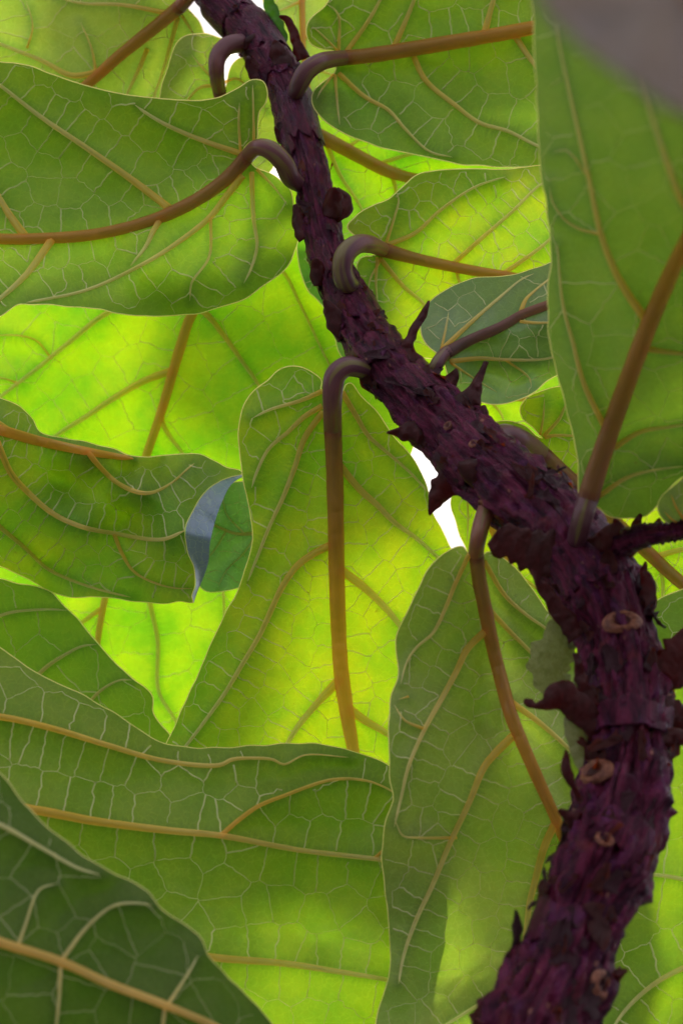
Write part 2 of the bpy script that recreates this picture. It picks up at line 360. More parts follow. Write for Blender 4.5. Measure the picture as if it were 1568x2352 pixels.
trunk = mesh_obj('trunk', TV.reshape(-1, 3), TF, M_BARK, fig, attrs={'lc': np.stack([half * 1.2, sz, np.sign(A2 - math.pi) * 3 + 0 * sz], -1).reshape(-1, 3)},
                 label='dark purple flaking stem rising diagonally between the leaves')

def tfind(x, y):
    return int(((tp[:, 0] - x) ** 2 + (tp[:, 1] - y) ** 2).argmin())
def tpoint(i, th, k=1.0):
    return tpos[i] + (tN[i] * math.cos(th) + tB[i] * math.sin(th)) * trad[i] * k

# ------------------------------------------------------------------ leaves
def strokes(polys, step=6.0):
    out = []
    for k, p in enumerate(polys):
        q = catmull(np.asarray(p, float)[:, :2], step); s = np.concatenate([[0], np.cumsum(np.linalg.norm(np.diff(q, axis=0), axis=1))])
        out.append(np.column_stack([q, s + 1000 * k]))
    return np.vstack(out)

def make_leaf(label, outline, depth, mat, midrib=None, stalk=None, veins=(), res=11, pucker=3.0, wave=3.5, net=62, rung=1.25, flip=False,
              seed=0, tt_mid=(1.0, 2.1), tt_stalk=(0.0, 1.0), tt_vein=(2.0, 3.5), extra=None, rim=1.35, rim_mat=None, vein_scale=1.0, crinkle=0.0, name='leaf'):
    r_ = np.random.default_rng(100 + seed)
    oc = catmull(np.asarray(outline, float), 9.0, closed=True)
    oc = oc + (np.stack([vnoise(np.column_stack([oc / 38.0, np.full(len(oc), seed)]), 5), vnoise(np.column_stack([oc / 38.0, np.full(len(oc), seed)]), 6)], 1) - 0.5) * 5.0
    tps = TPS(depth)
    main = [m for m in ([midrib] if midrib is not None else [])] + [v for v in veins]
    mainp = [[(q[0], q[1]) for q in m] for m in main]
    st = strokes(mainp) if mainp else None
    sgn = -1.0 if flip else 1.0
    netp = None
    def field(p, fine_=True):
        p = np.asarray(p, float)[:, :2]
        d = tps(p) + wave * 1e-3 * (vnoise(np.column_stack([p / 210.0, np.full(len(p), seed * 1.7)]), 31) - 0.5) * 2
        d = d + 0.5 * wave * 1e-3 * (vnoise(np.column_stack([p / 80.0, np.full(len(p), seed * 1.7)]), 33) - 0.5) * 2
        if crinkle: d = d + crinkle * 1e-3 * (fbm(np.column_stack([p / 55.0, np.full(len(p), seed * 1.7)]), 41, 3) - 0.47) * 2
        if st is not None:
            dv, _ = nearest(p, st[:, :2]); d = d + sgn * pucker * 1e-3 * (1 - np.exp(-(dv / 42.0) ** 2)) + sgn * pucker * 0.3e-3 * (1 - np.exp(-(dv / 11.0) ** 2))
        if fine_ and netp is not None:
            dn, _ = nearest(p, netp); d = d + sgn * pucker * 0.22e-3 * (1 - np.exp(-(dn / 11.0) ** 2))
        return d
    # --- fine vein network: cells strung along the main veins, edges between the cells are the ladder veins
    segs = []
    if net:
        seeds = []
        for m in mainp:
            q = catmull(np.asarray(m, float), 4.0); t = np.gradient(q, axis=0); t /= np.linalg.norm(t, axis=1)[:, None] + 1e-9
            nn = np.column_stack([-t[:, 1], t[:, 0]]); k = 0
            for side in (-1, 1):
                k = int(r_.uniform(2, 10))
                while k < len(q):
                    seeds.append(q[k] + nn[k] * side * net * 0.58 + r_.normal(0, net * 0.05, 2)); k += max(3, int(net * r_.uniform(0.5, 1.35) / 4))
        lo, hi = oc.min(0), oc.max(0); cand = r_.uniform(lo, hi, (int((hi - lo).prod() / (net * net) * 6), 2))
        cand = cand[inside(oc, cand)]
        keep = [s for s in np.array(seeds).reshape(-1, 2)]
        keep = [s for s, ok in zip(keep, inside(oc, np.array(keep).reshape(-1, 2)) if keep else []) if ok]
        out = []
        for c in keep:
            if all((c[0] - o[0]) ** 2 + (c[1] - o[1]) ** 2 > (net * 0.38) ** 2 for o in out): out.append(c)
        arr = np.array(out).reshape(-1, 2)
        for c in cand:
            if len(arr) == 0 or ((arr - c) ** 2).sum(1).min() > (net * 0.78) ** 2: arr = np.vstack([arr, c])
        pad = np.vstack([oc[::6] + (oc[::6] - oc.mean(0)) / np.linalg.norm(oc[::6] - oc.mean(0), axis=1)[:, None] * net * 0.35])
        allp = np.vstack([arr, pad])
        dv_, de_, df_, *_ = delaunay_2d_cdt([Vector(p) for p in allp], [], [], 0, 1e-4)
        V2 = np.array([(q.x, q.y) for q in dv_]); cc = []; em = {}
        for fi, f in enumerate(df_):
            a, b, c = V2[f[0]], V2[f[1]], V2[f[2]]
            dd = 2 * (a[0] * (b[1] - c[1]) + b[0] * (c[1] - a[1]) + c[0] * (a[1] - b[1])) or 1e-9
            A_, B_, C_ = (a @ a), (b @ b), (c @ c)
            cc.append(((A_ * (b[1] - c[1]) + B_ * (c[1] - a[1]) + C_ * (a[1] - b[1])) / dd, (A_ * (c[0] - b[0]) + B_ * (a[0] - c[0]) + C_ * (b[0] - a[0])) / dd))
            for i in range(3):
                em.setdefault(tuple(sorted((f[i], f[(i + 1) % 3]))), []).append(fi)
        cc = np.array(cc); pr = np.array([v for v in em.values() if len(v) == 2])
        a, b = cc[pr[:, 0]], cc[pr[:, 1]]; ln = np.linalg.norm(a - b, axis=1)
        ok = (ln > 3) & (ln < net * 2.2) & inside(oc, a) & inside(oc, b)
        a, b = a[ok], b[ok]
        if st is not None and len(a):
            da, db = nearest(a, st[:, :2])[0], nearest(b, st[:, :2])[0]; dm = nearest((a + b) / 2, st[:, :2])[0]
            ok = ~((da < 13) & (db < 13)) & (dm > 7); a, b, da, db = a[ok], b[ok], da[ok], db[ok]
        else: da = db = np.full(len(a), 99.0)
        for p, q, x, y in zip(a, b, da, db):
            m = max(3, int(np.linalg.norm(q - p) / 12) + 2); t = np.linspace(0, 1, m)[:, None]; L_ = p + (q - p) * t
            nrm = np.array([-(q - p)[1], (q - p)[0]]) / (np.linalg.norm(q - p) + 1e-9)
            L_[1:-1] += nrm * r_.normal(0, 1.6, (m - 2, 1)); w = rung * (r_.uniform(0.95, 1.6) if min(x, y) < 16 else r_.uniform(0.4, 0.8))
            segs.append((L_, w))
        if segs: netp = np.vstack([s[0] for s in segs])
    # --- blade
    lo, hi = oc.min(0), oc.max(0); gx, gy = np.meshgrid(np.arange(lo[0], hi[0], res), np.arange(lo[1], hi[1], res * 0.87))
    gx[::2] += res / 2; g = np.column_stack([gx.ravel(), gy.ravel()]) + r_.uniform(-1, 1, (gx.size, 2)) * res * 0.12
    g = g[inside(oc, g)]; g = g[nearest(g, oc)[0] > res * 0.5]
    allp = np.vstack([oc, g]); no = len(oc)
    vs, es, fs, *_ = delaunay_2d_cdt([Vector(p) for p in allp], [(i, (i + 1) % no) for i in range(no)], [], 1, 1e-4)
    V2 = np.array([(q.x, q.y) for q in vs]); D = field(V2)
    X = P(V2[:, 0], V2[:, 1], D)
    F = []
    for f in fs:
        a, b, c = V2[f[0]], V2[f[1]], V2[f[2]]
        ccw = (b[0] - a[0]) * (c[1] - a[1]) - (b[1] - a[1]) * (c[0] - a[0]) > 0     # y runs down: this turns away from the camera
        F.append(tuple(f) if ccw == flip else tuple(reversed(f)))
    if st is not None:
        dv, iv = nearest(V2, st[:, :2]); uu = st[iv, 2]
    else: dv = np.full(len(V2), 99.0); uu = V2[:, 0]
    lc = np.column_stack([V2 / 100.0, np.full(len(V2), seed * 3.1)])
    va = np.column_stack([uu, dv, nearest(V2, oc)[0]])
    if extra is not None:                                   # a rolled-over part of the same blade
        A_, B_, dA, dB, fl = extra
        A_ = catmull(A_, 8.0); m = len(A_); B_ = np.asarray(B_, float)
        Bq = catmull(B_, 4.0); sB = np.linspace(0, len(Bq) - 1, m); Bq = np.column_stack([np.interp(sB, np.arange(len(Bq)), Bq[:, k]) for k in (0, 1)])
        dA_ = field(A_) + dA; k0 = len(X); nn = 9; GX = []
        for j in range(nn):
            t = j / (nn - 1); q = A_ + (Bq - A_) * t
            dd = dA_ + dB * math.sin(t * math.pi / 2) + 0.0012 * (vnoise(np.column_stack([q / 16.0, np.full(m, 3)]), 8) - 0.5)
            GX.append(P(q[:, 0], q[:, 1], dd)); lc = np.vstack([lc, np.column_stack([q / 100.0, np.zeros(m)])]); va = np.vstack([va, np.column_stack([q[:, 0], np.full(m, 80.0), np.full(m, 20)])])
        X = np.vstack([X] + GX)
        for j in range(nn - 1):
            for i in range(m - 1):
                f = (k0 + j * m + i, k0 + j * m + i + 1, k0 + (j + 1) * m + i + 1, k0 + (j + 1) * m + i); F.append(f if fl else f[::-1])
    leaf = mesh_obj(name, X, F, mat, fig, attrs={'lc': lc, 'vein': va}, label=label)
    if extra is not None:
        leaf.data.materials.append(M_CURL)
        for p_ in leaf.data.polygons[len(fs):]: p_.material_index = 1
    # --- margin
    q = np.vstack([oc, oc[:1]]); d = field(q); V, Fm, ri = tube(P(q[:, 0], q[:, 1], d), rim * d / FPX, 5)
    mesh_obj('leaf_margin', V, Fm, rim_mat or M_RIM, leaf, attrs={'tt': np.full(len(V), 2.0), 'st': V * 400})
    # --- stalk, midrib, side veins
    front = -1.0
    def ribbon(pts, nm, mt, t0, t1, lift, sides=10, tail=True):
        q = catmull(np.asarray(pts, float), 7.0); rad = q[:, 2]
        if tail: rad = rad * np.clip((len(q) - np.arange(len(q))) / 4.0, 0.15, 1)
        d = field(q); rr = rad * d / FPX; X_ = P(q[:, 0], q[:, 1], d - lift * rr * (1 if not flip else 0.4))
        rr = rr * (1 + 0.06 * (vnoise(np.column_stack([q[:, :2] / 30.0, np.zeros(len(q))]), 77) - 0.5))
        V, Fm, ri = tube(X_, rr, sides); tt = np.linspace(t0, t1, len(q))[ri]
        s = np.concatenate([[0], np.cumsum(np.linalg.norm(np.diff(q[:, :2], axis=0), axis=1))])[ri]
        a = np.tile(np.arange(sides), len(q)) * 2 * math.pi / sides
        mesh_obj(nm, V, Fm, mt, leaf, attrs={'tt': tt, 'st': np.column_stack([np.cos(a) * 1.5 + seed, s / 14.0, np.sin(a) * 1.5])})
        return X_, rr
    if midrib is not None:
        mx_, mr_ = ribbon(midrib, 'midrib', M_MID, tt_mid[0], tt_mid[1], 0.55, 14)
        if stalk is not None:
            s = np.asarray(stalk, float); d0 = field(np.asarray(midrib[:1], float))[0]; m0 = midrib[0]
            s = np.vstack([s, (m0[0], m0[1], m0[2], d0 - 0.55 * m0[2] * d0 / FPX), (midrib[1][0], midrib[1][1], midrib[1][2], field(np.asarray(midrib[1:2], float))[0] - 0.5 * midrib[1][2] * d0 / FPX)])
            q = catmull(s, 6.0); cut = ((q[:, :2] - np.asarray(m0[:2])) ** 2).sum(1).argmin() + 3; q = q[:cut]
            V, Fm, ri = tube(P(q[:, 0], q[:, 1], q[:, 3]), q[:, 2] * q[:, 3] / FPX, 18)
            sl = np.concatenate([[0], np.cumsum(np.linalg.norm(np.diff(q[:, :2], axis=0), axis=1))])[ri]
            a = np.tile(np.arange(18), len(q)) * 2 * math.pi / 18
            mesh_obj('leaf_stalk', V, Fm, M_STALK, leaf, attrs={'tt': np.linspace(tt_stalk[0], tt_stalk[1], len(q))[ri], 'st': np.column_stack([np.cos(a) * 1.5 + seed, sl / 14.0, np.sin(a) * 1.5])})
    for v in veins:
        pts = [(q[0], q[1], (q[2] if len(q) > 2 else 0)) for q in v]
        w0 = pts[0][2] or 6.0; w1 = pts[-1][2] or max(1.6, w0 * 0.32); m = len(pts)
        pts = [(x, y, (w0 + (w1 - w0) * i / (m - 1)) * vein_scale) for i, (x, y, _) in enumerate(pts)]
        ribbon(pts, 'side_vein', M_VEIN, tt_vein[0], tt_vein[1], 0.5, 8)
    if segs:
        Vs, Fs, k = [], [], 0
        allq = np.vstack([s[0] for s in segs]); dq = field(allq); c = 0
        for q, w in segs:
            d = dq[c:c + len(q)]; c += len(q); rr = np.full(len(q), w) * d / FPX
            V, Fm, _ = tube(P(q[:, 0], q[:, 1], d - sgn * 0.25 * rr), rr, 4); Vs.append(V); Fs += [tuple(x + k for x in f) for f in Fm]; k += len(V)
        V = np.vstack(Vs); o = mesh_obj('vein_network', V, Fs, M_NET, leaf, attrs={'tt': np.full(len(V), 3.6), 'st': V * 400}); o['kind'] = 'stuff'
    return leaf, field


# hanging leaf in the middle
make_leaf('bright yellow-green leaf hanging by a thick brown stalk straight down from the stem',
    [(737,896),(738,877),(722,859),(700,846),(670,842),(640,851),(614,874),(584,896),(565,922),(554,960),(548,997),(550,1035),(557,1091),(569,1159),(578,1222),(580,1249),
     (565,1297),(546,1354),(512,1421),(480,1490),(440,1580),(400,1670),(383,1705),(375,1740),(400,1775),(500,1810),(640,1840),(760,1880),(835,1915),(900,1870),(980,1800),
     (1030,1720),(1060,1620),(1070,1500),(1066,1370),(1050,1290),(1034,1252),(1015,1215),(992,1174),(981,1121),(959,1072),(932,1031),(895,990),(865,945),(827,907),(808,880),(796,884),(788,900),(765,915)],
    [(765,900,.532),(560,960,.528),(580,1249,.545),(383,1705,.575),(800,1640,.567),(1034,1252,.545),(930,1031,.536),(1060,1600,.565),(835,1915,.58),(700,1300,.551),(870,1300,.552)],
    M_YELLOW, stalk=[(850,858,19,.520),(825,846,22,.516),(795,842,24,.513),(770,862,25,.513),(764,895,24,.515),(763,930,22,.520)],
    midrib=[(764,985,21),(768,1080,20),(771,1200,19),(773,1320,19),(777,1440,18),(783,1540,18),(795,1630,17),(812,1730,14),(826,1820,9),(834,1900,4)],
    veins=[[(740,898,6),(692,919),(619,941),(580,960)],[(740,932,7),(700,956),(659,994),(617,1031),(587,1091),(578,1120)],
           [(742,945,8),(700,1005),(677,1072),(651,1140),(621,1204),(591,1279),(569,1335)],[(762,1250,9),(715,1275),(681,1301),(647,1350),(614,1421),(595,1461),(554,1530),(518,1590),(465,1664),(424,1718),(405,1745,3)],
           [(781,1560,11),(750,1592),(729,1615),(688,1664),(660,1708),(630,1770,4)],[(785,900,7),(816,952),(846,1001),(884,1035),(940,1084),(985,1132)],
           [(777,1065,9),(827,1125),(865,1159),(906,1200),(955,1236),(1004,1279),(1040,1310,3)],[(780,1308,11),(827,1342),(865,1376),(906,1421),(940,1470),(990,1560,4)],
           [(800,1628,11),(839,1656),(887,1684),(960,1730),(1020,1800,4)]],
    res=9, pucker=3.4, seed=1, net=56, tt_stalk=(0.0,0.7), tt_mid=(0.8,2.35))

# upper left
make_leaf('broad green leaf with a long curved brown midrib, left of the stem below a purple stalk bend',
    [(572,352),(560,342),(575,325),(590,320),(592,290),(597,255),(610,235),(615,208),(605,184),(580,182),(550,200),(510,220),(450,228),(380,228),(300,220),(230,205),(150,180),(60,150),(0,140),(-120,130),(-250,180),
     (-370,300),(-440,430),(-450,540),(-380,640),(-250,720),(-120,760),(-40,745),(0,725),(40,700),(80,697),(150,701),(240,712),(300,721),(370,727),(420,723),(470,715),(520,700),(560,685),(600,660),(640,630),(665,600),(684,562),
     (686,535),(676,480),(668,440),(640,408),(610,392),(588,384),(578,372)],
    [(580,370,.578),(610,200,.566),(450,228,.575),(300,300,.592),(0,140,.59),(0,420,.60),(0,548,.585),(-400,500,.57),(350,500,.585),(200,540,.586),(480,440,.582),(420,560,.572),(330,607,.562),(200,665,.558),(60,695,.556),
     (400,722,.574),(600,650,.577),(680,540,.578),(250,600,.578),(450,330,.588)],
    M_GREEN, stalk=[(690,425,18,.583),(668,408,22,.574),(650,372,23,.566),(620,344,22,.563),(592,338,19,.565)],
    midrib=[(568,358,17),(530,400,16),(480,440,15),(420,475,15),(350,505,14),(280,525,13),(200,540,13),(100,547,13),(0,548,12),(-150,535,9),(-300,510,6),(-420,490,3)],
    veins=[[(390,478,9),(300,410),(200,340),(90,265),(0,195),(-80,140,3)],[(556,353,7),(460,320),(380,285),(330,255),(310,240)],[(552,347,3.5),(548,270),(550,235)],[(583,330,3.5),(582,260),(580,195)],
           [(60,545,10),(20,490),(0,455),(-60,350),(-150,250,3)],[(118,552,10),(60,630),(0,685),(-50,720,3)],[(557,402,9),(520,450),(480,500),(410,555),(330,605),(200,665),(60,695)],
           [(578,395,6),(582,500),(590,565),(575,620),(560,650)],[(590,388,4),(630,430),(660,470)],[(372,497,8),(352,530),(335,565),(300,610,3)],[(-150,535,8),(-220,620),(-260,700,3)],[(-170,530,8),(-260,420),(-330,340,3)],
           [(484,500,4),(480,590),(440,650),(436,690,2)]],
    res=10, pucker=3.6, seed=2, net=66, tt_stalk=(0.0,0.65), tt_mid=(0.75,1.9))

# top centre right
make_leaf('green leaf with a stout orange midrib, spreading right of the stem below the top edge',
    [(768,166),(745,185),(724,205),(718,222),(722,246),(750,280),(800,310),(870,335),(960,355),(1050,375),(1130,382),(1232,380),(1300,355),(1340,300),(1370,220),(1380,120),(1360,20),(1300,-80),(1200,-170),(1050,-230),(900,-220),
     (800,-150),(765,-60),(758,-12),(746,14),(725,34),(706,54),(702,75),(714,100),(740,112),(765,116),(775,135)],
    [(770,150,.612),(705,75,.606),(720,225,.60),(900,100,.615),(1225,62,.60),(960,355,.598),(1230,380,.588),(1000,220,.612),(1100,-200,.60),(760,-60,.60),(1380,120,.585),(930,290,.60)],
    M_GREEN, stalk=[(676,218,17,.606),(686,195,21,.599),(705,162,22,.596),(740,140,20,.598)],
    midrib=[(790,132,17),(850,126,17),(940,112,17),(1030,97,17),(1120,82,16),(1225,62,15),(1290,45,8),(1365,25,4)],
    veins=[[(795,118,6),(850,40),(880,-20),(900,-100,2)],[(905,106,7),(930,50),(950,0),(985,-100,3)],[(1112,75,8),(1135,-10),(1160,-100,3)],[(778,116,4),(775,30),(746,5)],[(778,118,3),(735,75),(718,60)],
           [(778,168,6),(836,220),(893,253),(930,295),(986,347),(1038,360)],[(950,130,7),(977,183),(1043,239),(1101,281),(1165,300),(1237,335),(1290,350,3)],[(769,172,4),(775,244),(780,286)],[(765,170,3),(735,210),(728,225)],[(1180,78,8),(1230,150),(1320,240,3)]],
    res=10, pucker=3.6, seed=3, net=64, tt_stalk=(0.0,0.7), tt_mid=(0.95,1.7))

# yellow leaf right of the stem
make_leaf('yellow-green finely netted leaf on a hooked purple stalk right of the stem',
    [(855,588),(832,592),(820,610),(822,635),(840,680),(870,730),(905,790),(940,815),(985,824),(1040,835),(1120,820),(1220,790),(1320,740),(1400,660),(1430,580),(1410,500),(1350,430),(1290,395),(1240,380),(1200,384),(1150,390),(1080,389),(1010,390),(960,400),(920,430),(890,458),
     (860,470),(835,484),(815,500),(800,514),(797,526),(815,542),(845,550),(870,556),(878,570),(868,582)],
    [(865,570,.563),(800,520,.556),(1010,390,.566),(1240,380,.57),(1150,630,.566),(940,815,.57),(1000,500,.572),(840,680,.562),(1400,600,.575),(1220,790,.58),(960,650,.574)],
    M_YELLOW, stalk=[(812,652,14,.541),(797,650,24,.536),(786,618,24,.533),(794,582,24,.533),(822,560,22,.537),(852,561,20,.545)],
    midrib=[(878,572,17),(940,590,14),(1010,606,13),(1080,620,12),(1155,632,11),(1260,645,8),(1400,640,3)],
    veins=[[(886,560,4),(905,500),(915,460),(910,440)],[(890,562,6),(954,534),(1010,483),(1090,429),(1160,405)],[(1040,606,6),(1104,548),(1174,487),(1240,424),(1270,410)],[(866,590,4),(863,656),(868,700)],
           [(872,592,6),(925,656),(977,703),(1000,760),(1005,800)],[(1050,622,5),(1052,640),(1100,720),(1140,790)],[(1150,632,6),(1250,560),(1330,480)],[(875,596,3),(850,640),(845,670)]],
    res=8, pucker=2.5, seed=4, net=44, rung=1.44, tt_stalk=(-0.2,0.75), tt_mid=(0.85,1.6), crinkle=0.5)

# folded leaf by the stem
make_leaf('small folded grey-green leaf with a sheen on its upper half and dark red stalk',
    [(1003,812),(985,800),(974,786),(965,760),(970,720),(996,685),(1035,659),(1079,641),(1153,636),(1210,624),(1267,598),(1340,570),(1420,570),(1470,610),(1480,680),(1440,760),(1360,820),(1263,873),(1223,902),(1162,926),(1105,924),(1057,904),(1034,876),(1024,845),(1016,825)],
    [(1010,815,.512),(965,755,.522),(1000,690,.538),(1079,641,.548),(1153,636,.549),(1267,598,.545),(1060,745,.522),(1145,690,.528),(1200,650,.535),(1144,753,.510),(1258,700,.505),(1110,860,.518),(1105,924,.512),(1223,902,.508),(1480,650,.52),(1263,860,.51)],
    M_SHEEN, stalk=[(985,880,13,.520),(993,862,16,.512),(1002,838,16,.508)],
    midrib=[(1022,812,15),(1079,781,13),(1144,753,12),(1201,722,12),(1258,700,11),(1340,670,8),(1470,640,3)],
    veins=[[(1013,803,3.5),(1025,745),(1030,715)],[(1016,801,6),(1075,746),(1145,685),(1197,642),(1225,628)],[(1196,716,6),(1206,690),(1223,672),(1263,639),(1300,610)],[(1034,830,6),(1101,823),(1162,826),(1258,823),(1320,800)],[(1195,738,4),(1230,741),(1262,740),(1330,730)],
           [(1160,826,3),(1215,868),(1220,890)],[(1036,834,3),(1090,870),(1140,900)]],
    res=9, pucker=2.2, seed=5, net=52, rung=0.95, tt_stalk=(0.0,0.3), tt_mid=(0.2,0.9))

# small yellow leaf behind the stem
make_leaf('yellow leaf behind the stem, its thick olive stalk running down to the right',
    [(1246,1006),(1225,985),(1205,968),(1196,950),(1196,932),(1215,912),(1245,897),(1300,885),(1400,890),(1500,930),(1620,1030),(1720,1180),(1780,1350),(1760,1460),(1690,1500),(1568,1453),(1505,1437),(1430,1425),(1330,1380),(1240,1290),(1180,1190),(1150,1090),(1128,1030),(1118,985),(1135,970),(1165,967),(1200,976),(1230,1000)],
    [(1240,1005,.535),(1196,940,.528),(1300,885,.53),(1500,1100,.55),(1568,1345,.555),(1720,1250,.55),(1330,1300,.56),(1150,1050,.54),(1120,980,.53),(1500,1437,.56),(1400,1150,.55)],
    M_YELLOW, stalk=[(1128,1010,18,.505),(1150,998,24,.513),(1190,1008,25,.519)],
    midrib=[(1238,1042,24),(1280,1080,22),(1330,1124,20),(1400,1190,17),(1480,1262,16),(1568,1342,14),(1680,1420,6),(1750,1450,3)],
    veins=[[(1250,1005,5),(1275,1000),(1330,1002),(1450,1010)],[(1248,1002,5),(1285,960),(1300,930),(1330,905)],[(1240,998,3.5),(1247,960),(1250,915)],[(1300,1095,7),(1400,1090),(1550,1120)],[(1440,1225,7),(1510,1290),(1520,1380),(1500,1425)],[(1500,1280,8),(1580,1260),(1680,1260)],[(1330,1135,6),(1310,1230),(1330,1340)],[(1240,1060,5),(1210,1130),(1220,1210)],[(1235,1010,3),(1190,985),(1150,980)]],
    res=9, pucker=2.5, seed=6, net=46, rung=1.44, tt_stalk=(0.2,0.5), tt_mid=(0.6,1.0))

# right foreground leaf
make_leaf('large soft grey-green leaf rising from the stem with a thick orange midrib at the right',
    [(1338,1166),(1331,1140),(1325,1060),(1315,1000),(1290,900),(1265,800),(1257,700),(1264,600),(1255,480),(1240,380),(1232,200),(1226,60),(1222,-30),(1250,-40),(1300,0),(1380,75),(1470,150),(1560,220),(1700,300),(1850,420),(1900,600),(1880,760),(1800,900),(1700,1000),(1620,1070),(1560,1100),(1530,1130),
     (1510,1160),(1480,1184),(1430,1191),(1392,1182),(1370,1165),(1352,1172)],
    [(1350,1150,.430),(1260,700,.405),(1300,930,.42),(1232,200,.352),(1224,-20,.315),(1568,570,.345),(1568,225,.225),(1380,75,.255),(1450,850,.40),(1700,900,.41),(1430,1190,.435),(1568,1000,.425),(1880,650,.33),(1400,550,.365)],
    M_DARK, stalk=[(1324,1240,22,.438),(1330,1215,24,.432),(1338,1185,24,.427)],
    midrib=[(1350,1145,25),(1365,1095,24),(1400,990,22),(1450,850,21),(1500,720,20),(1568,570,18),(1650,430,14),(1760,330,7)],
    veins=[[(1390,985,7),(1341,882),(1315,786),(1293,703),(1285,637),(1280,560)],[(1482,735,10),(1421,640),(1383,547),(1352,406),(1321,266),(1290,125),(1275,50)],[(1605,500,11),(1568,462),(1533,375),(1486,234),(1460,170)],
           [(1480,800,8),(1530,808),(1600,812),(1720,800)],[(1410,1028,7),(1470,992),(1568,975),(1680,940)],[(1375,1140,6),(1440,1097),(1500,1080),(1580,1070)],[(1379,537,4),(1330,525),(1296,503),(1268,462),(1262,430)],[(1560,600,9),(1650,600),(1800,640)],[(1352,406,3),(1300,345),(1270,350)]],
    res=12, pucker=3.1, wave=2.0, seed=7, net=104, rung=1.0, tt_stalk=(-0.1,0.25), tt_mid=(0.6,1.9))

# right hanging leaf
make_leaf('pale grey-green leaf hanging by a curved brown stalk beside the thick lower stem',
    [(1073,1268),(1065,1257),(1043,1258),(1020,1270),(983,1307),(960,1356),(930,1416),(912,1457),(910,1495),(914,1551),(897,1607),(893,1663),(893,1738),(895,1790),(902,1834),(886,1881),(877,1951),(885,2045),(892,2139),(894,2233),(880,2285),(861,2352),(850,2450),
     (900,2560),(1050,2640),(1220,2600),(1350,2480),(1420,2300),(1440,2100),(1420,1900),(1385,1740),(1345,1600),(1310,1500),(1275,1430),(1250,1395),(1210,1335),(1165,1290),(1135,1272),(1118,1268),(1100,1280)],
    [(1095,1280,.474),(1020,1270,.466),(930,1416,.466),(912,1520,.478),(893,1700,.462),(877,1951,.466),(892,2200,.474),(861,2400,.46),(1040,1345,.474),(1000,1640,.472),(1120,1640,.486),(1060,1880,.475),(1170,1630,.478),(1160,2000,.495),(1275,1880,.484),(1050,2250,.490),(1150,2300,.478),
     (1200,1330,.488),(1300,1500,.50),(1400,1900,.505),(1220,1550,.495),(1200,2550,.48)],
    M_PALE, stalk=[(1126,1140,17,.476),(1118,1165,20,.471),(1105,1205,20,.466),(1097,1240,19,.464)],
    midrib=[(1093,1272,18),(1100,1330,17),(1114,1400,17),(1130,1480,16),(1150,1560,16),(1172,1640,16),(1200,1710,15),(1235,1790,14),(1275,1880,13),(1320,2000,11),(1350,2150,8),(1350,2350,3)],
    veins=[[(1078,1272,6),(1047,1337),(1024,1394),(994,1454),(957,1487),(934,1521),(920,1570)],[(1120,1445,9),(1073,1491),(1047,1544),(1013,1607),(975,1675),(938,1761),(921,1832),(905,1900)],
           [(1178,1690,10),(1133,1735),(1110,1765),(1077,1844),(1035,1933),(992,2036),(955,2115),(927,2195),(915,2260)],[(1276,1888,10),(1250,1945),(1232,2010),(1215,2080),(1205,2160),(1180,2240),(1138,2284),(1077,2322),(1000,2370,3)],
           [(1112,1290,6),(1159,1367),(1208,1412),(1264,1453),(1300,1500)],[(1118,1395,7),(1170,1450),(1240,1521),(1300,1600)],[(1172,1612,8),(1242,1663),(1320,1735),(1370,1800)],[(938,1600,3),(914,1607)],[(975,1675,4),(930,1655),(905,1620)],[(1047,1925,4),(960,1925),(925,1920),(905,1880)]],
    res=9, pucker=4.5, seed=8, net=60, rung=1.32, tt_stalk=(0.45,0.75), tt_mid=(0.75,1.75))

# lower left broad leaf
make_leaf('broad dark-margined green leaf with long horizontal orange veins across the lower left',
    [(-420,1500),(-250,1400),(-100,1432),(0,1490),(90,1550),(200,1602),(280,1650),(350,1695),(400,1712),(500,1718),(600,1712),(680,1708),(760,1714),(830,1733),(890,1757),(960,1810),(1000,1900),(1020,2050),(1010,2200),(960,2350),(860,2480),(650,2560),(400,2560),(150,2480),(-100,2350),(-330,2150),(-450,1900),(-480,1680)],
    [(0,1490,.475),(-300,1500,.46),(400,1713,.488),(680,1708,.492),(890,1757,.50),(0,1650,.466),(240,1712,.473),(500,1760,.479),(80,1861,.455),(507,1920,.465),(880,1976,.486),(300,2050,.468),(700,2080,.486),(505,2202,.462),(890,2260,.482),(600,2400,.475),(960,2300,.49),(-350,2000,.45),(100,2400,.46)],
    M_GREEN, midrib=[(-480,1640,16),(-350,1720,15),(-200,1880,14),(-60,2080,12),(120,2280,9),(330,2480,5),(420,2555,2)],
    veins=[[(-330,1735,9),(-150,1640),(0,1647),(118,1673),(240,1710),(372,1747),(503,1758),(534,1745),(586,1742),(625,1745),(652,1756),(700,1735),(800,1740,1.6)],[(-160,1930,13),(-60,1845),(79,1861),(219,1887),(394,1909),(507,1920),(686,1953),(879,1976),(960,1990,4)],
           [(507,1920,6),(552,1881),(594,1852),(653,1828),(760,1792),(831,1792),(879,1807),(950,1850,2)],[(90,2250,11),(300,2178),(505,2202),(653,2214),(772,2232),(891,2252),(970,2270,4)],[(860,1972,4),(890,1945),(960,1900,2)],[(230,2390,8),(450,2420),(700,2460,3)]],
    res=10, pucker=4.2, seed=9, net=74, rung=1.35, tt_vein=(1.6,2.9))

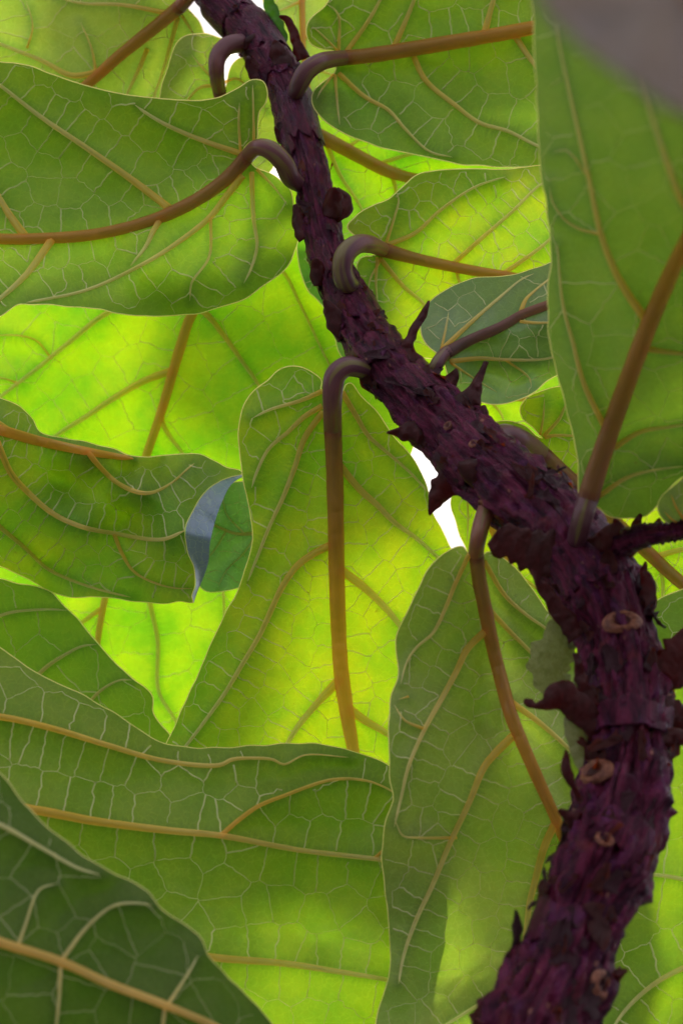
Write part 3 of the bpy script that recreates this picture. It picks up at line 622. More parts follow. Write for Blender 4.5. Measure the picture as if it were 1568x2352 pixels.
# bottom left foreground
make_leaf('dull green leaf, painted dark for its shade, in soft focus filling the bottom left corner',
    [(-500,1800),(-350,1650),(-150,1660),(0,1775),(30,1810),(60,1850),(100,1893),(170,1950),(230,1990),(290,2020),(340,2050),(370,2090),(420,2122),(460,2155),(482,2200),(520,2240),(560,2280),(600,2320),(640,2390),(640,2500),(560,2600),(350,2680),(0,2650),(-300,2500),(-480,2200)],
    [(0,1775,.365),(340,2050,.36),(600,2320,.365),(0,2165,.345),(380,2310,.35),(-400,2000,.35),(0,2600,.35),(200,2130,.358),(-300,1700,.36),(500,2600,.36)],
    M_SHADE, midrib=[(-500,2050,13),(-300,2075,12),(-120,2120,11),(0,2165,11),(140,2210,10),(250,2260,10),(380,2310,9),(520,2372,8),(620,2440,4)],
    veins=[[(-300,2075,8),(-130,1850),(0,1895),(90,1945),(180,1995),(230,2010,2)],[(40,2178,4),(60,2120),(90,2045),(130,2030)],[(140,2208,5),(200,2130),(260,2082),(310,2075),(350,2080)],[(385,2308,4),(430,2240),(455,2195)],[(140,2212,5),(130,2350),(100,2500)],[(380,2310,5),(360,2450),(330,2580)],[(-200,2100,6),(-230,2250),(-220,2400)]],
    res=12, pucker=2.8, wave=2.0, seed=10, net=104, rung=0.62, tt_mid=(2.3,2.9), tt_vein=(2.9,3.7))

# curled leaf at the left
make_leaf('wavy green leaf at the left whose tip rolls over to show its upper face, sky reflection painted blue-grey',
    [(-330,1000),(-180,910),(-60,898),(0,915),(44,935),(75,960),(92,992),(150,1008),(197,1016),(262,1030),(300,1047),(340,1049),(372,1046),(459,1044),(490,1058),(520,1072),(550,1080),(556,1088),(530,1096),(503,1106),(470,1132),(442,1175),(427,1212),(429,1262),(446,1306),(449,1345),(441,1368),(443,1384),(415,1381),
     (372,1386),(306,1381),(219,1371),(166,1373),(109,1354),(66,1333),(30,1315),(0,1302),(-120,1290),(-270,1220),(-350,1110)],
    [(0, 987, 0.538), (44, 938, 0.57), (92, 985, 0.578), (197, 1037, 0.546), (200, 1017, 0.566), (306, 1052, 0.554), (262, 1032, 0.574), (372, 1050, 0.592), (459, 1046, 0.566), (550, 1085, 0.586), (319, 1131, 0.532), (290, 1085, 0.566), (370, 1085, 0.582), (430, 1080, 0.548), (188, 1210, 0.548), (372, 1239, 0.538), (122, 1180, 0.552), (300, 1180, 0.566), (150, 1110, 0.574), (427, 1212, 0.538), (446, 1306, 0.554), (0, 1210, 0.572), (0, 1302, 0.586), (219, 1371, 0.582), (440, 1372, 0.574), (300, 1311, 0.566), (120, 1260, 0.592), (-300, 1050, 0.542), (-150, 1270, 0.572)],
    M_YELLOW, midrib=[(-330,905,15),(-200,935,15),(-80,965,14),(0,987,13),(87,1012,12),(197,1036,10),(260,1047,8),(306,1053,5)],
    veins=[[(200,1037,7),(232,1075),(271,1110),(319,1131),(350,1131),(394,1110),(429,1079),(446,1064)],[(-60,968,9),(-10,1010),(0,1031),(26,1088),(74,1140),(122,1180),(188,1210),(262,1225),(372,1239),(424,1219,4)],[(-200,960,7),(-90,1120),(0,1210),(57,1258),(109,1306),(175,1337),(245,1359),(300,1372)],
           [(262,1226,5),(280,1271),(306,1311),(350,1337),(398,1350),(442,1352)],[(30,992,5),(0,970),(-60,930)]],
    res=8, pucker=3.6, seed=11, net=46, rung=1.38, crinkle=2.0, tt_mid=(1.2,1.9), tt_vein=(1.8,3.0),
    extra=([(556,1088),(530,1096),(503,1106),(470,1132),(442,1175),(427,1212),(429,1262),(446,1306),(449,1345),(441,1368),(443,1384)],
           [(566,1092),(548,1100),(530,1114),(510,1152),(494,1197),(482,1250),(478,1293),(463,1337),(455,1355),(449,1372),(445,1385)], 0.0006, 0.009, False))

# big bright leaf behind
make_leaf('very large bright green leaf glowing behind the curled leaf at the left',
    [(520,640),(470,625),(380,640),(250,645),(80,650),(-120,680),(-260,760),(-330,950),(-320,1150),(-250,1350),(-120,1560),(30,1720),(200,1830),(340,1860),(430,1800),(490,1700),(560,1560),(610,1440),(630,1330),(640,1240),(690,1170),(800,1120),(900,1085),(951,1024),(925,900),(880,780),(830,680),(760,600),(680,570),(600,580),(550,610)],
    [(530,630,.66),(-200,800,.72),(0,900,.70),(440,722,.68),(335,1050,.71),(800,700,.655),(945,1050,.665),(225,1470,.735),(-100,1500,.75),(430,1780,.74),(620,1400,.71),(200,800,.71),(600,900,.69)],
    M_BRIGHT, stalk=[(735,470,12,.605),(700,480,15,.625),(640,500,15,.64)],
    midrib=[(520,630,13),(475,670,13),(440,722,12),(410,810,12),(375,930,11),(335,1050,10),(285,1200,9),(240,1380,8),(225,1470,7),(220,1600,5),(250,1780,2)],
    veins=[[(480,665,8),(350,675),(240,722),(160,785),(80,850),(0,912),(-90,990,3)],[(397,850,9),(330,875),(260,915),(200,955),(130,1000),(40,1080,4)],[(450,705,8),(475,722),(510,765),(560,835),(597,890),(640,1000,3)],[(378,920,7),(372,965),(392,1005),(418,1040),(450,1120,3)],[(525,625,6),(590,605),(645,620),(690,700),(745,815),(790,900)],
           [(300,1160,7),(335,1260),(345,1385),(362,1470),(365,1590),(405,1660),(430,1750,3)],[(290,1190,7),(220,1260),(120,1340)],[(270,1260,6),(400,1300),(500,1330),(515,1420),(512,1500)],[(230,1400,6),(160,1450),(90,1500)],[(116,820,3),(80,780),(0,770),(-60,790)],[(40,880,3),(20,872),(-40,860)]],
    res=15, pucker=3.4, wave=4, seed=12, net=84, rung=0.96, tt_mid=(1.9,2.3), tt_vein=(2.0,3.2))

# shaded leaf far left
make_leaf('smooth dark green leaf in shade under the curled leaf at the left edge',
    [(-300,1480),(-220,1370),(-100,1325),(0,1330),(44,1340),(88,1349),(118,1362),(149,1393),(184,1428),(219,1472),(245,1502),(271,1529),(306,1559),(333,1581),(350,1603),(354,1638),(372,1669),(392,1692),(400,1740),(360,1800),(250,1840),(60,1820),(-120,1740),(-260,1620)],
    [(0,1330,.60),(184,1428,.602),(350,1603,.595),(392,1692,.61),(0,1600,.62),(-280,1500,.62),(200,1820,.63),(150,1550,.615)],
    M_GREEN, midrib=[(-300,1560,11),(-150,1590,10),(0,1640,9),(150,1690,8),(280,1725,5),(395,1735,2)],
    veins=[[(-120,1595,6),(-60,1470),(0,1415),(105,1400),(153,1402)],[(20,1645,6),(96,1542),(153,1502),(188,1485),(222,1480)],[(170,1695,5),(214,1603),(271,1564),(305,1562)]],
    res=13, pucker=3.1, seed=13, net=80, rung=1.20)

# glossy leaf behind the curl
make_leaf('small dark leaf showing its wrinkled upper face, gloss painted pale, through the gap beside the curl',
    [(445,1300),(455,1345),(475,1360),(500,1361),(547,1350),(600,1325),(650,1270),(665,1200),(640,1140),(600,1112),(555,1106),(520,1112),(490,1150),(465,1200),(450,1250)],
    [(450,1320,.63),(500,1360,.635),(560,1108,.60),(470,1200,.605),(560,1230,.612),(530,1310,.622),(660,1200,.61),(600,1320,.63)],
    M_GLOSS, midrib=[(655,1230,5),(600,1225,5),(540,1225,4),(490,1205,3),(470,1195,2)], veins=[[(590,1225,3),(560,1270),(520,1310),(500,1350)],[(560,1225,3),(520,1180),(510,1130)],[(620,1228,3),(600,1180),(585,1130)],[(520,1218,3),(495,1260),(470,1290)]],
    res=7, pucker=3.5, seed=14, net=36, rung=1.08, flip=True, crinkle=3.0, tt_mid=(3.0,3.5), tt_vein=(3.2,3.7))

# top left, behind
make_leaf('pale green leaf behind the top left with a broad orange midrib slanting to the corner of the stem',
    [(424,12),(395,-20),(330,-70),(200,-120),(40,-120),(-120,-60),(-260,60),(-310,200),(-260,300),(-150,370),(0,390),(140,370),(270,330),(370,280),(430,210),(465,140),(472,90),(460,55),(440,30)],
    [(424,15,.652),(200,-120,.67),(-150,0,.69),(0,100,.69),(210,185,.685),(-250,300,.70),(350,130,.68),(465,100,.675),(200,350,.70),(330,220,.685)],
    M_PALE, stalk=[(470,-50,15,.648),(445,-25,17,.646)],
    midrib=[(415,12,16),(370,50,15),(320,90,14),(265,135,13),(210,185,12),(120,255,10),(20,315,7),(-60,370,3)],
    veins=[[(380,28,6),(280,10),(180,5),(100,-20)],[(265,135,0),(250,140)] if False else [(245,160,8),(165,172),(100,140),(0,100),(-100,60)],[(338,112,6),(318,160),(292,215),(260,300)],[(408,40,6),(392,100),(375,160),(352,225),(320,320)],[(418,35,4),(440,70),(450,90)],[(62,110,3),(75,60),(60,0)],[(222,175,4),(210,110),(185,50)]],
    res=14, pucker=3.1, seed=15, net=76, rung=1.20, tt_stalk=(0.6,0.9), tt_mid=(1.0,1.9))

# behind, hooked pinkish stalk
make_leaf('pale leaf under a hooked pinkish stalk behind the upper stem, mostly hidden',
    [(515,205),(500,160),(515,115),(535,98),(500,84),(470,75),(432,80),(405,98),(392,130),(380,170),(365,225),(350,300),(365,370),(420,420),(500,440),(570,430),(620,390),(640,345),(645,310),(645,250),(630,205),(605,160),(575,135),(548,135),(528,160)],
    [(510,180,.635),(400,100,.632),(365,225,.645),(540,100,.63),(580,250,.645),(640,320,.64),(620,390,.64),(400,400,.66),(520,430,.655)],
    M_PALE, stalk=[(575,98,14,.635),(548,98,21,.630),(520,106,21,.626),(500,130,20,.624),(497,165,18,.625)],
    midrib=[(503,205,16),(515,270,13),(525,330,9),(535,390,5),(540,430,2)],
    veins=[[(498,195,5),(460,200),(430,230),(390,300)],[(497,185,5),(470,160),(440,125)],[(510,190,4),(545,180),(575,210),(620,260)],[(518,290,6),(580,320),(615,370)],[(496,180,3),(490,130),(487,90)]],
    res=12, pucker=3.1, seed=16, net=58, rung=1.32, tt_stalk=(0.15,0.6), tt_mid=(0.7,1.6))

# far top
make_leaf('distant pale green leaf filling the gap right of the stem at the top edge',
    [(612,40),(606,0),(600,-90),(640,-190),(740,-230),(850,-180),(900,-60),(890,80),(840,190),(760,250),(690,240),(650,180),(630,100)],
    [(610,0,.70),(740,-200,.74),(880,0,.72),(760,240,.71),(650,180,.69)],
    M_PALE, midrib=[(690,-200,8),(692,-60,7),(695,60,7),(700,150,5),(720,240,2)], veins=[[(694,80,5),(740,95),(800,90),(860,70)],[(693,0,4),(650,20),(620,30)],[(693,-30,4),(760,-30),(840,-60)],[(698,150,4),(760,170),(800,190)]],
    res=14, pucker=2.8, seed=17, net=70, rung=1.20)

# bright one behind the stem, right
make_leaf('bright lime leaf behind the stem between two nearer leaves, with a brownish midrib',
    [(640,262),(690,232),(760,235),(880,270),(1000,300),(1120,320),(1240,345),(1330,370),(1340,420),(1260,440),(1130,445),(1010,470),(930,520),(880,580),(860,680),(830,770),(790,822),(774,800),(768,765),(748,715),(729,688),(711,672),(695,643),(684,590),(680,545),(660,460),(640,360)],
    [(685,280,.645),(760,235,.65),(1240,350,.675),(1330,420,.69),(870,570,.665),(700,650,.625),(780,815,.625),(760,540,.635),(900,420,.668),(1000,330,.665)],
    M_BRIGHT, stalk=[(668,255,12,.628),(690,280,15,.636)],
    midrib=[(722,306,17),(770,330,16),(830,362,15),(890,392,14),(945,408,12),(1030,415,10),(1150,412,7),(1300,400,3)],
    veins=[[(792,340,5),(830,318),(880,300)],[(860,378,5),(960,350),(1060,345),(1150,350)],[(745,318,6),(780,400),(830,480),(850,560)],[(725,310,6),(735,400),(770,560),(790,700)],[(760,620,3),(725,640),(700,650)],[(900,395,6),(910,450),(900,530)]],
    res=13, pucker=2.8, seed=18, net=72, rung=1.20, tt_stalk=(0.6,0.9), tt_mid=(1.0,1.7))

# far bright bit behind the stipules
make_leaf('far bright green leaf showing only through the gap above the yellow leaf',
    [(955,830),(1050,812),(1200,830),(1300,865),(1330,920),(1305,1000),(1220,1035),(1110,1015),(1000,930)],
    [(960,840,.66),(1200,830,.68),(1310,920,.69),(1110,1010,.68),(1150,920,.675)],
    M_BRIGHT, midrib=[(1025,885,8),(1100,905,7),(1200,915,6),(1300,905,2)], veins=[[(1100,905,4),(1160,870),(1200,850)],[(1110,908,4),(1150,950),(1160,985)]], res=15, seed=19, net=72, rung=1.20)

# leaf behind the right hanging leaf
make_leaf('green leaf behind the right hanging leaf, reaching up beside the white gap of sky',
    [(1048,1115),(1036,1146),(1038,1170),(1047,1198),(1056,1230),(1070,1258),(1085,1320),(1110,1420),(1170,1530),(1260,1620),(1360,1650),(1400,1560),(1370,1430),(1310,1330),(1260,1250),(1210,1170),(1150,1100),(1090,1080)],
    [(1040,1150,.532),(1070,1250,.536),(1150,1100,.53),(1250,1300,.545),(1370,1550,.55),(1150,1480,.548),(1160,1300,.545)],
    M_YELLOW, midrib=[(1075,1085,5),(1115,1180,9),(1170,1300,9),(1250,1440,7),(1350,1600,3)], veins=[[(1085,1100,4),(1074,1150),(1075,1190),(1072,1245)],[(1150,1250,5),(1140,1330),(1150,1400)],[(1185,1320,5),(1260,1370),(1330,1430)],[(1130,1205,4),(1190,1230),(1240,1260)]],
    res=11, seed=20, net=52, rung=1.20, tt_mid=(1.6,2.4))

# lower right behind the stem
make_leaf('blurred mid green leaf behind the lower stem at the right edge',
    [(1330,1780),(1400,1560),(1480,1400),(1640,1350),(1780,1520),(1860,1950),(1850,2200),(1770,2420),(1600,2560),(1400,2560),(1280,2450),(1250,2250),(1270,2020)],
    [(1400,1580,.475),(1640,1370,.485),(1850,2100,.46),(1568,2050,.475),(1600,2500,.46),(1300,2400,.465),(1280,2100,.48)],
    M_GREEN, midrib=[(1860,2000,12),(1760,2110,11),(1660,2250,9),(1560,2420,6),(1500,2560,3)], veins=[[(1700,2190,8),(1568,2225),(1490,2270),(1425,2335),(1390,2400)],[(1790,2080,8),(1650,2040),(1500,2010),(1400,2020)],[(1820,2045,7),(1750,1920),(1700,1800)]],
    res=14, pucker=2.8, seed=21, net=84, rung=1.44, tt_vein=(2.4,3.6))

# young leaf of the side shoot
make_leaf('small pale young leaf with pink veins on the side shoot at the right edge',
    [(1580,1218),(1545,1207),(1520,1190),(1510,1165),(1520,1140),(1545,1118),(1575,1090),(1640,1050),(1720,1060),(1760,1130),(1740,1210),(1670,1250),(1610,1240)],
    [(1580,1210,.428),(1512,1165,.424),(1640,1050,.42),(1750,1150,.425),(1670,1250,.43)],
    M_PALE, midrib=[(1588,1205,6),(1630,1170,5),(1690,1120,3),(1730,1090,2)], veins=[[(1580,1205,4),(1555,1170),(1540,1135)],[(1582,1200,4),(1590,1150),(1610,1090)],[(1578,1210,3),(1545,1195),(1525,1175)]],
    res=7, pucker=2.1, seed=22, net=36, rung=1.08, tt_mid=(0.8,1.6), tt_vein=(1.0,2.0))

# dry leaf very near, top right
make_leaf('dried greyish leaf with a brown edge, far out of focus in the top right corner',
    [(1215,-160),(1225,-40),(1275,50),(1360,125),(1450,190),(1550,255),(1680,290),(1820,180),(1830,0),(1700,-180),(1500,-260),(1320,-240)],
    [(1250,-60,.108),(1600,240,.112),(1830,0,.108),(1500,-220,.105),(1500,60,.108)],
    M_DRY, midrib=[(1450,-255,5),(1540,-80,5),(1640,80,4),(1720,240,2)], veins=[], res=16, seed=23, net=0, rim=4, rim_mat=M_DRYRIM, tt_mid=(1.0,1.5))

# unseen leaves added behind the ones in view, to throw shade on them
for k, (cx_, cy_, ax_, ay_, d_, rot) in enumerate([(1010, 190, 250, 130, .71, -.1), (600, 810, 230, 150, .88, .3), (290, 170, 130, 110, .85, -.3), (1500, 520, 190, 330, .60, 0.), (200, 410, 330, 150, .74, -.05), (1100, 1700, 150, 270, .62, 0.), (1580, 1850, 170, 190, .60, 0.)]):
    o_ = [(cx_ + ax_ * math.cos(a) * (1 + .08 * math.sin(3 * a + k)) * math.cos(rot) - ay_ * math.sin(a) * math.sin(rot), cy_ + ax_ * math.cos(a) * math.sin(rot) + ay_ * math.sin(a) * math.cos(rot)) for a in np.linspace(0, 2 * math.pi, 18, endpoint=False)]
    make_leaf('added green leaf, unseen behind the others, to shade them', o_, [(cx_, cy_, d_), (cx_ - ax_, cy_, d_ - .01), (cx_ + ax_, cy_, d_), (cx_, cy_ + ay_, d_ - .01), (cx_, cy_ - ay_, d_ + .02)], M_GREEN,
        midrib=[(cx_ - ax_ * .9 * math.cos(rot), cy_ - ax_ * .9 * math.sin(rot), 8), (cx_, cy_, 6), (cx_ + ax_ * .9 * math.cos(rot), cy_ + ax_ * .9 * math.sin(rot), 2)], res=20, seed=30 + k, net=0)
# ------------------------------------------------------------------ what grows on the stem
def tdep(x, y): return tp[tfind(x, y), 3]

def stipule(pts, d_off, mat=M_HUSK, curl=0.5, seed=0, name='stipule', label=None, cup=1.0, nu=9, end=None):
    """dry bract: pts are (x, y, half width) from base to tip; d_off = offset in mm from the stem's axis at base and at tip"""
    q = catmull(np.asarray(pts, float), 5.0); m = len(q); base = tdep(pts[0][0], pts[0][1])
    d = base + np.linspace(d_off[0], d_off[1], m) * 1e-3
    X = P(q[:, 0], q[:, 1], d); T = np.gradient(X, axis=0); T /= np.linalg.norm(T, axis=1)[:, None]
    S = np.cross(T, VIEW); S /= np.linalg.norm(S, axis=1)[:, None]; Nn = np.cross(S, T)
    uu = np.linspace(-1, 1, nu); hw = np.maximum(q[:, 2] * 1.2, 0.4) * d / FPX
    tw = curl * np.linspace(0, 1, m) ** 1.5
    V = []
    for i in range(m):
        Sx = S[i] * math.cos(tw[i]) + Nn[i] * math.sin(tw[i]); Nx = Nn[i] * math.cos(tw[i]) - S[i] * math.sin(tw[i])
        jag = 1 + 0.45 * (vnoise(np.array([[i * 0.35, seed, u * 3] for u in (-1, 1)]), 5) - 0.5)
        for u in uu:
            w = hw[i] * (jag[0] if u < 0 else jag[1])
            a = u * cup
            V.append(X[i] + Sx * w * (math.sin(a) / max(0.3, math.sin(min(cup, 1.4)))) + Nx * w * (1 - math.cos(a)) * 1.0)
    V = np.array(V); V += (fbm(V * 420, 50 + seed, 3) - 0.47)[:, None] * 0.0028 * Nn[0]
    F = [(i * nu + k, i * nu + k + 1, (i + 1) * nu + k + 1, (i + 1) * nu + k) for i in range(m - 1) for k in range(nu - 1)]
    o = mesh_obj(name, V, F, mat, trunk, label=label)
    if name == 'stipule':
        s = o.modifiers.new('thickness', 'SOLIDIFY'); s.thickness = 0.00025; s.offset = 0
    return o

def sheath(y0, y1, th0, th1, k0, k1, seed, mat=M_HUSKP, name='bark_sheath', x0=None, x1=None):
    """a torn ring of old sheath still wrapped round the stem"""
    i0, i1 = sorted((int(np.abs(tp[:, 1] - y0).argmin()), int(np.abs(tp[:, 1] - y1).argmin())))
    m = max(6, (i1 - i0) // 2); nu = 26; V = []; LC = []
    for a in range(m + 1):
        for b in range(nu + 1):
            u = b / nu; th = th0 + (th1 - th0) * u
            e0 = 0.30 * (vnoise(np.array([[u * 7, seed, 0.0]]), 3)[0]); e1 = 0.22 * (vnoise(np.array([[u * 9, seed, 4.0]]), 3)[0])
            t = e0 + (1 - e0 - e1) * a / m; fi = i0 + (i1 - i0) * t; i = min(int(fi), len(tp) - 1)
            k = k0 + (k1 - k0) * t + 0.05 * (vnoise(np.array([[u * 5, t * 4, seed]]), 7)[0] - 0.5) + 0.10 * max(0, abs(2 * u - 1) - 0.75)
            V.append(tpoint(i, th, k)); LC.append((abs(th) * 1.2 + seed, tS[i] / 0.01 + seed, 0))
    F = [(a * (nu + 1) + b, a * (nu + 1) + b + 1, (a + 1) * (nu + 1) + b + 1, (a + 1) * (nu + 1) + b) for a in range(m) for b in range(nu)]
    o = mesh_obj(name, np.array(V), F, M_BARK, trunk, attrs={'lc': np.array(LC)}); s = o.modifiers.new('thickness', 'SOLIDIFY'); s.thickness = 0.0005; s.offset = 0
    return o

# torn sheaths, youngest at the top
for k, (y0, y1, a0, a1, k0, k1) in enumerate([(-120, -20, -1.9, 1.4, 1.02, 1.12), (-10, 62, -1.2, 1.9, 1.14, 1.02), (55, 150, -1.8, .9, 1.16, 1.03), (120, 205, -.6, 1.9, 1.14, 1.04),
        (205, 360, -1.75, .35, 1.16, 1.10), (255, 380, .3, 1.9, 1.04, 1.02), (560, 665, -.2, 1.7, 1.10, 1.02), (690, 770, -1.6, 1.6, 1.15, 1.03), (800, 860, -.6, 1.5, 1.08, 1.02), (880, 960, -1.7, .3, 1.09, 1.02), (1010, 1090, -.3, 1.6, 1.10, 1.02),
        (1250, 1390, -.9, .9, 1.10, 1.05), (1640, 1720, -1.4, 1.5, 1.12, 1.04), (1900, 2000, -1.2, .8, 1.08, 1.02), (2100, 2230, -.4, 1.5, 1.08, 1.02)]):
    sheath(y0, y1, a0, a1, k0, k1, k * 3.3)

ST = [  # base to tip: (x, y, half width), depth offset mm base/tip, twist, cup
    ([(697,135,17),(688,112,13),(676,88,9),(668,62,9),(655,45,8),(641,38,3)], (-6,-4), 1.2, 0.9),
    ([(655,330,5),(642,318,7),(634,300,4),(630,290,1)], (-2,-2), .4, .8),
    ([(757,500,16),(763,470,17),(765,445,14),(762,430,5)], (-9,-13), .5, 1.2),
    ([(770,505,8),(782,490,13),(795,470,14),(796,450,10),(775,430,3)], (-6,-6), -.8, 1.0),
    ([(700,548,10),(690,520,17),(682,495,13),(676,468,3)], (-2,2), .3, 1.0),
    ([(735,655,14),(730,630,15),(726,605,12),(722,592,4)], (-8,-10), .2, 1.1),
    ([(800,765,30),(775,735,22),(757,708,13),(742,690,3)], (-7,-7), .4, .9),
    ([(925,845,26),(930,815,19),(938,785,11),(955,745,9),(972,715,7),(984,690,2)], (-7,-2), .7, 1.1),
    ([(1015,912,20),(1028,890,18),(1040,868,12),(1048,846,2)], (2,4), .1, .7),
    ([(1062,950,28),(1080,912,22),(1094,880,11),(1105,852,6),(1115,830,5)], (-6,-1), .5, 1.0),
    ([(1100,985,20),(1108,955,11),(1110,930,4)], (-3,0), .4, 1.0),
    ([(985,1000,26),(955,992,21),(925,994,15),(905,993,8),(888,994,1)], (-8,-6), .3, .9),
    ([(1065,1075,24),(1040,1095,30),(1012,1130,24),(995,1158,13),(986,1184,1)], (-2,-1), .3, .8),
    ([(1120,1090,34),(1085,1080,26),(1050,1072,10)], (-12,-10), .2, 1.1),
    ([(1290,1285,46),(1235,1268,42),(1180,1250,34),(1140,1238,26),(1131,1232,20)], (-12,-10), .1, .6),
    ([(1330,1460,22),(1295,1420,18),(1262,1375,14),(1235,1335,9),(1221,1308,2)], (-6,-6), .6, .9),
    ([(1375,1690,20),(1330,1630,26),(1290,1600,30),(1250,1618,12),(1228,1622,5),(1214,1616,10),(1204,1606,3)], (-5,-8), .5, .8),
    ([(1365,1640,22),(1340,1580,14),(1328,1530,9),(1322,1500,5)], (-8,-8), .2, .9),
    ([(1345,1860,8),(1318,1810,5),(1300,1770,11),(1300,1740,6),(1298,1722,1)], (-4,-6), .3, .9),
    ([(1350,1900,26),(1310,1880,16),(1282,1860,4)], (-6,-6), .4, .8),
    ([(1500,1560,34),(1545,1530,40),(1590,1490,46),(1640,1470,30)], (-4,-6), .2, .8),
    ([(1510,1620,26),(1545,1640,30),(1590,1650,24)], (-5,-4), .3, .9),
    ([(1490,1700,20),(1540,1694,18),(1600,1690,10)], (-8,-8), .3, .8),
    ([(1390,2265,18),(1420,2240,9),(1440,2226,2)], (-6,-6), .3, .8),
    ([(1130,2400,22),(1100,2360,12),(1092,2340,3)], (-8,-8), .3, .8),
    ([(1480,1400,20),(1488,1350,14),(1478,1310,7),(1482,1290,2)], (-6,-4), .5, .9),
    ([(1370,1260,24),(1400,1225,16),(1425,1200,4)], (-16,-18), .3, .9),
    ([(625,105,16),(600,92,18),(575,96,12),(560,112,3)], (-9,-8), .4, 1.0),
    ([(600,185,12),(585,170,10),(572,150,9),(568,128,3)], (-6,-6), .4, 1.0),
    ([(660,175,14),(648,145,18),(636,112,16),(628,92,4)], (-9,-9), .2, 1.0)]
for k, (pts, off, tw, cp) in enumerate(ST):
    stipule(pts, off, M_HUSK, tw, k, cup=cp)
stipule([(652,105,6),(645,80,11),(632,45,12),(620,10,11),(612,-20,8),(606,-60,3)], (2, 6), M_SHEATHG, .2, 60, name='green_stipule', cup=.5)
stipule([(1345,1470,12),(1300,1455,30),(1275,1500,42),(1268,1550,40),(1290,1600,24),(1310,1640,4)], (6, 8), M_SCRAP, .3, 61, name='torn_leaf_scrap', cup=.7, label='torn pale leaf scrap with brown patch hanging beside the lower stem')
stipule([(1345,1790,8),(1335,1740,16),(1318,1690,18),(1310,1650,14),(1312,1635,4)], (6, 8), M_SCRAP, .3, 62, name='torn_leaf_scrap', cup=.9)

# leaf scars
def scar(x, y, rx, ry, seed):
    i = tfind(x, y); off = (x - tp[i, 0]) * tp[i, 3] / FPX; th = 0.0
    c = math.asin(max(-0.95, min(0.95, ((x - tp[i, 0]) * (tB[i] @ RIGHT) - (y - tp[i, 1]) * (tB[i] @ UP)) / tp[i, 2] / 1.0)))
    ctr = tpoint(i, c, 1.09); nrm = (ctr - tpos[i]) / np.linalg.norm(ctr - tpos[i]); ax = tT[i]; sd = np.cross(nrm, ax)
    V, F = [], []; prof = [(0.0, -.10), (0.35, -.09), (0.55, -0.06), (0.72, .10), (0.9, .16), (1.1, .02), (1.3, -.2)]; ns = 28
    for (r, h) in prof:
        for k in range(ns):
            a = k * 2 * math.pi / ns; wob = 1 + 0.12 * (vnoise(np.array([[math.cos(a) * 1.6, math.sin(a) * 1.6, seed + r]]), 3)[0] - 0.5)
            V.append(ctr + nrm * (h * rx * 0.9 + 0.10 * rx - (0.5 * (r * rx * math.cos(a) * wob) ** 2 / (tp[i, 2]))) * tp[i, 3] / FPX + (sd * rx * r * math.cos(a) + ax * ry * r * math.sin(a)) * wob * tp[i, 3] / FPX)
    m = len(prof)
    F = [(a * ns + k, a * ns + (k + 1) % ns, (a + 1) * ns + (k + 1) % ns, (a + 1) * ns + k) for a in range(m - 1) for k in range(ns)]
    o = mesh_obj('leaf_scar', np.array(V), F, M_SCAR, trunk); o.data.materials.append(M_HUSK)
    for p_ in o.data.polygons[:2 * ns]: p_.material_index = 1
for k, a in enumerate([(1440,1470,36,22), (1372,1815,40,26), (1392,2285,30,26), (1400,1990,18,14), (1110,1070,9,8), (1050,1025,9,8), (1120,1190,9,8)]): scar(*a, k * 2.2)

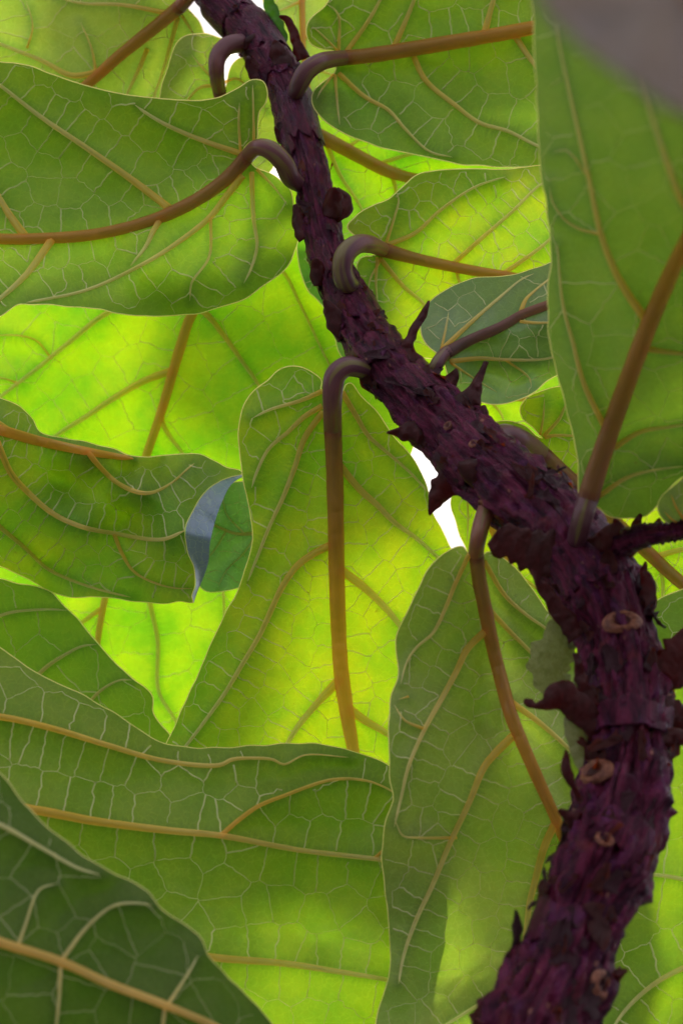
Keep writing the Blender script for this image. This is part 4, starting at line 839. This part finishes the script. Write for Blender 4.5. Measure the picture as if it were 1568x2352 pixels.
# side shoot
s = catmull(np.array([(1395,1262,34,.440),(1440,1242,30,.434),(1490,1228,27,.430),(1540,1222,25,.428),(1590,1212,22,.427),(1650,1195,14,.425)], float), 5.0)
V, F, ri = tube(P(s[:, 0], s[:, 1], s[:, 3]), s[:, 2] * s[:, 3] / FPX * (0.85 + 0.3 * rng.random(len(s))), 20)
V += (fbm(V * 500, 71, 3) - 0.47)[:, None] * 0.003 * -VIEW
a_ = np.tile(np.arange(20), len(s)) * 2 * math.pi / 20
mesh_obj('side_shoot', V, F, M_BARK, fig, attrs={'lc': np.column_stack([np.cos(a_) * 2, ri * 0.12, np.sin(a_) * 2])})
for k, (pts, off) in enumerate([([(1470,1240,14),(1462,1205,10),(1470,1180,3)], (-10,-10)), ([(1520,1230,12),(1510,1205,8),(1514,1190,2)], (-10,-10)), ([(1450,1250,20),(1420,1290,14),(1430,1330,3)], (-10,-8)), ([(1440,1245,16),(1420,1215,12),(1412,1190,3)], (-8,-8))]):
    stipule(pts, off, M_HUSK, .4, 80 + k, cup=1.0)

# loose bark flakes, a few shared shapes
flakes = []
for k in range(7):
    r_ = np.random.default_rng(400 + k); nu, nv = 5, 7; V = []
    for j in range(nv):
        t = j / (nv - 1); w = (0.5 + 0.18 * r_.normal()) * (1 - 0.75 * t ** 1.6) if j else 0.45
        for i in range(nu):
            u = 2 * i / (nu - 1) - 1
            V.append((u * w * (1 + 0.12 * r_.normal()), t + 0.05 * r_.normal(), 0.30 * t * t + 0.20 * u * u * w * (1 if k % 2 else -0.4) + 0.05 * r_.normal()))
    F = [(j * nu + i, j * nu + i + 1, (j + 1) * nu + i + 1, (j + 1) * nu + i) for j in range(nv - 1) for i in range(nu - 1)]
    me = bpy.data.meshes.new('bark_flake'); me.from_pydata(V, [], F); me.materials.append(M_HUSKP if k % 3 else M_HUSK)
    me.polygons.foreach_set('use_smooth', np.ones(len(F), bool)); flakes.append(me)
fr = np.random.default_rng(8)
for k in range(230):
    f = fr.random() ** 0.75; i = int(f * (len(tp) - 30)) + 10; th = fr.uniform(-1.75, 1.75) if k % 5 else fr.uniform(-3.1, 3.1)
    nrm = tN[i] * math.cos(th) + tB[i] * math.sin(th); ax = -tT[i] if fr.random() < 0.8 else tT[i]
    a = fr.normal(0, 0.45); sd = np.cross(ax, nrm); y = ax * math.cos(a) + sd * math.sin(a); x = np.cross(y, nrm)
    ln = fr.uniform(0.004, 0.0105) * (0.55 + 0.85 * f); wd = ln * fr.uniform(0.35, 0.8); hh = ln * fr.uniform(0.3, 1.0)
    o = bpy.data.objects.new('bark_flake', flakes[int(fr.integers(7))]); sc.collection.objects.link(o); o.parent = trunk
    c = tpoint(i, th, 1.0 + 0.02 * fr.normal()) - ROOT_LOC
    M = np.eye(4); M[:3, 0] = x * wd; M[:3, 1] = y * ln; M[:3, 2] = nrm * hh; M[:3, 3] = c
    o.matrix_basis = Matrix(M.tolist())
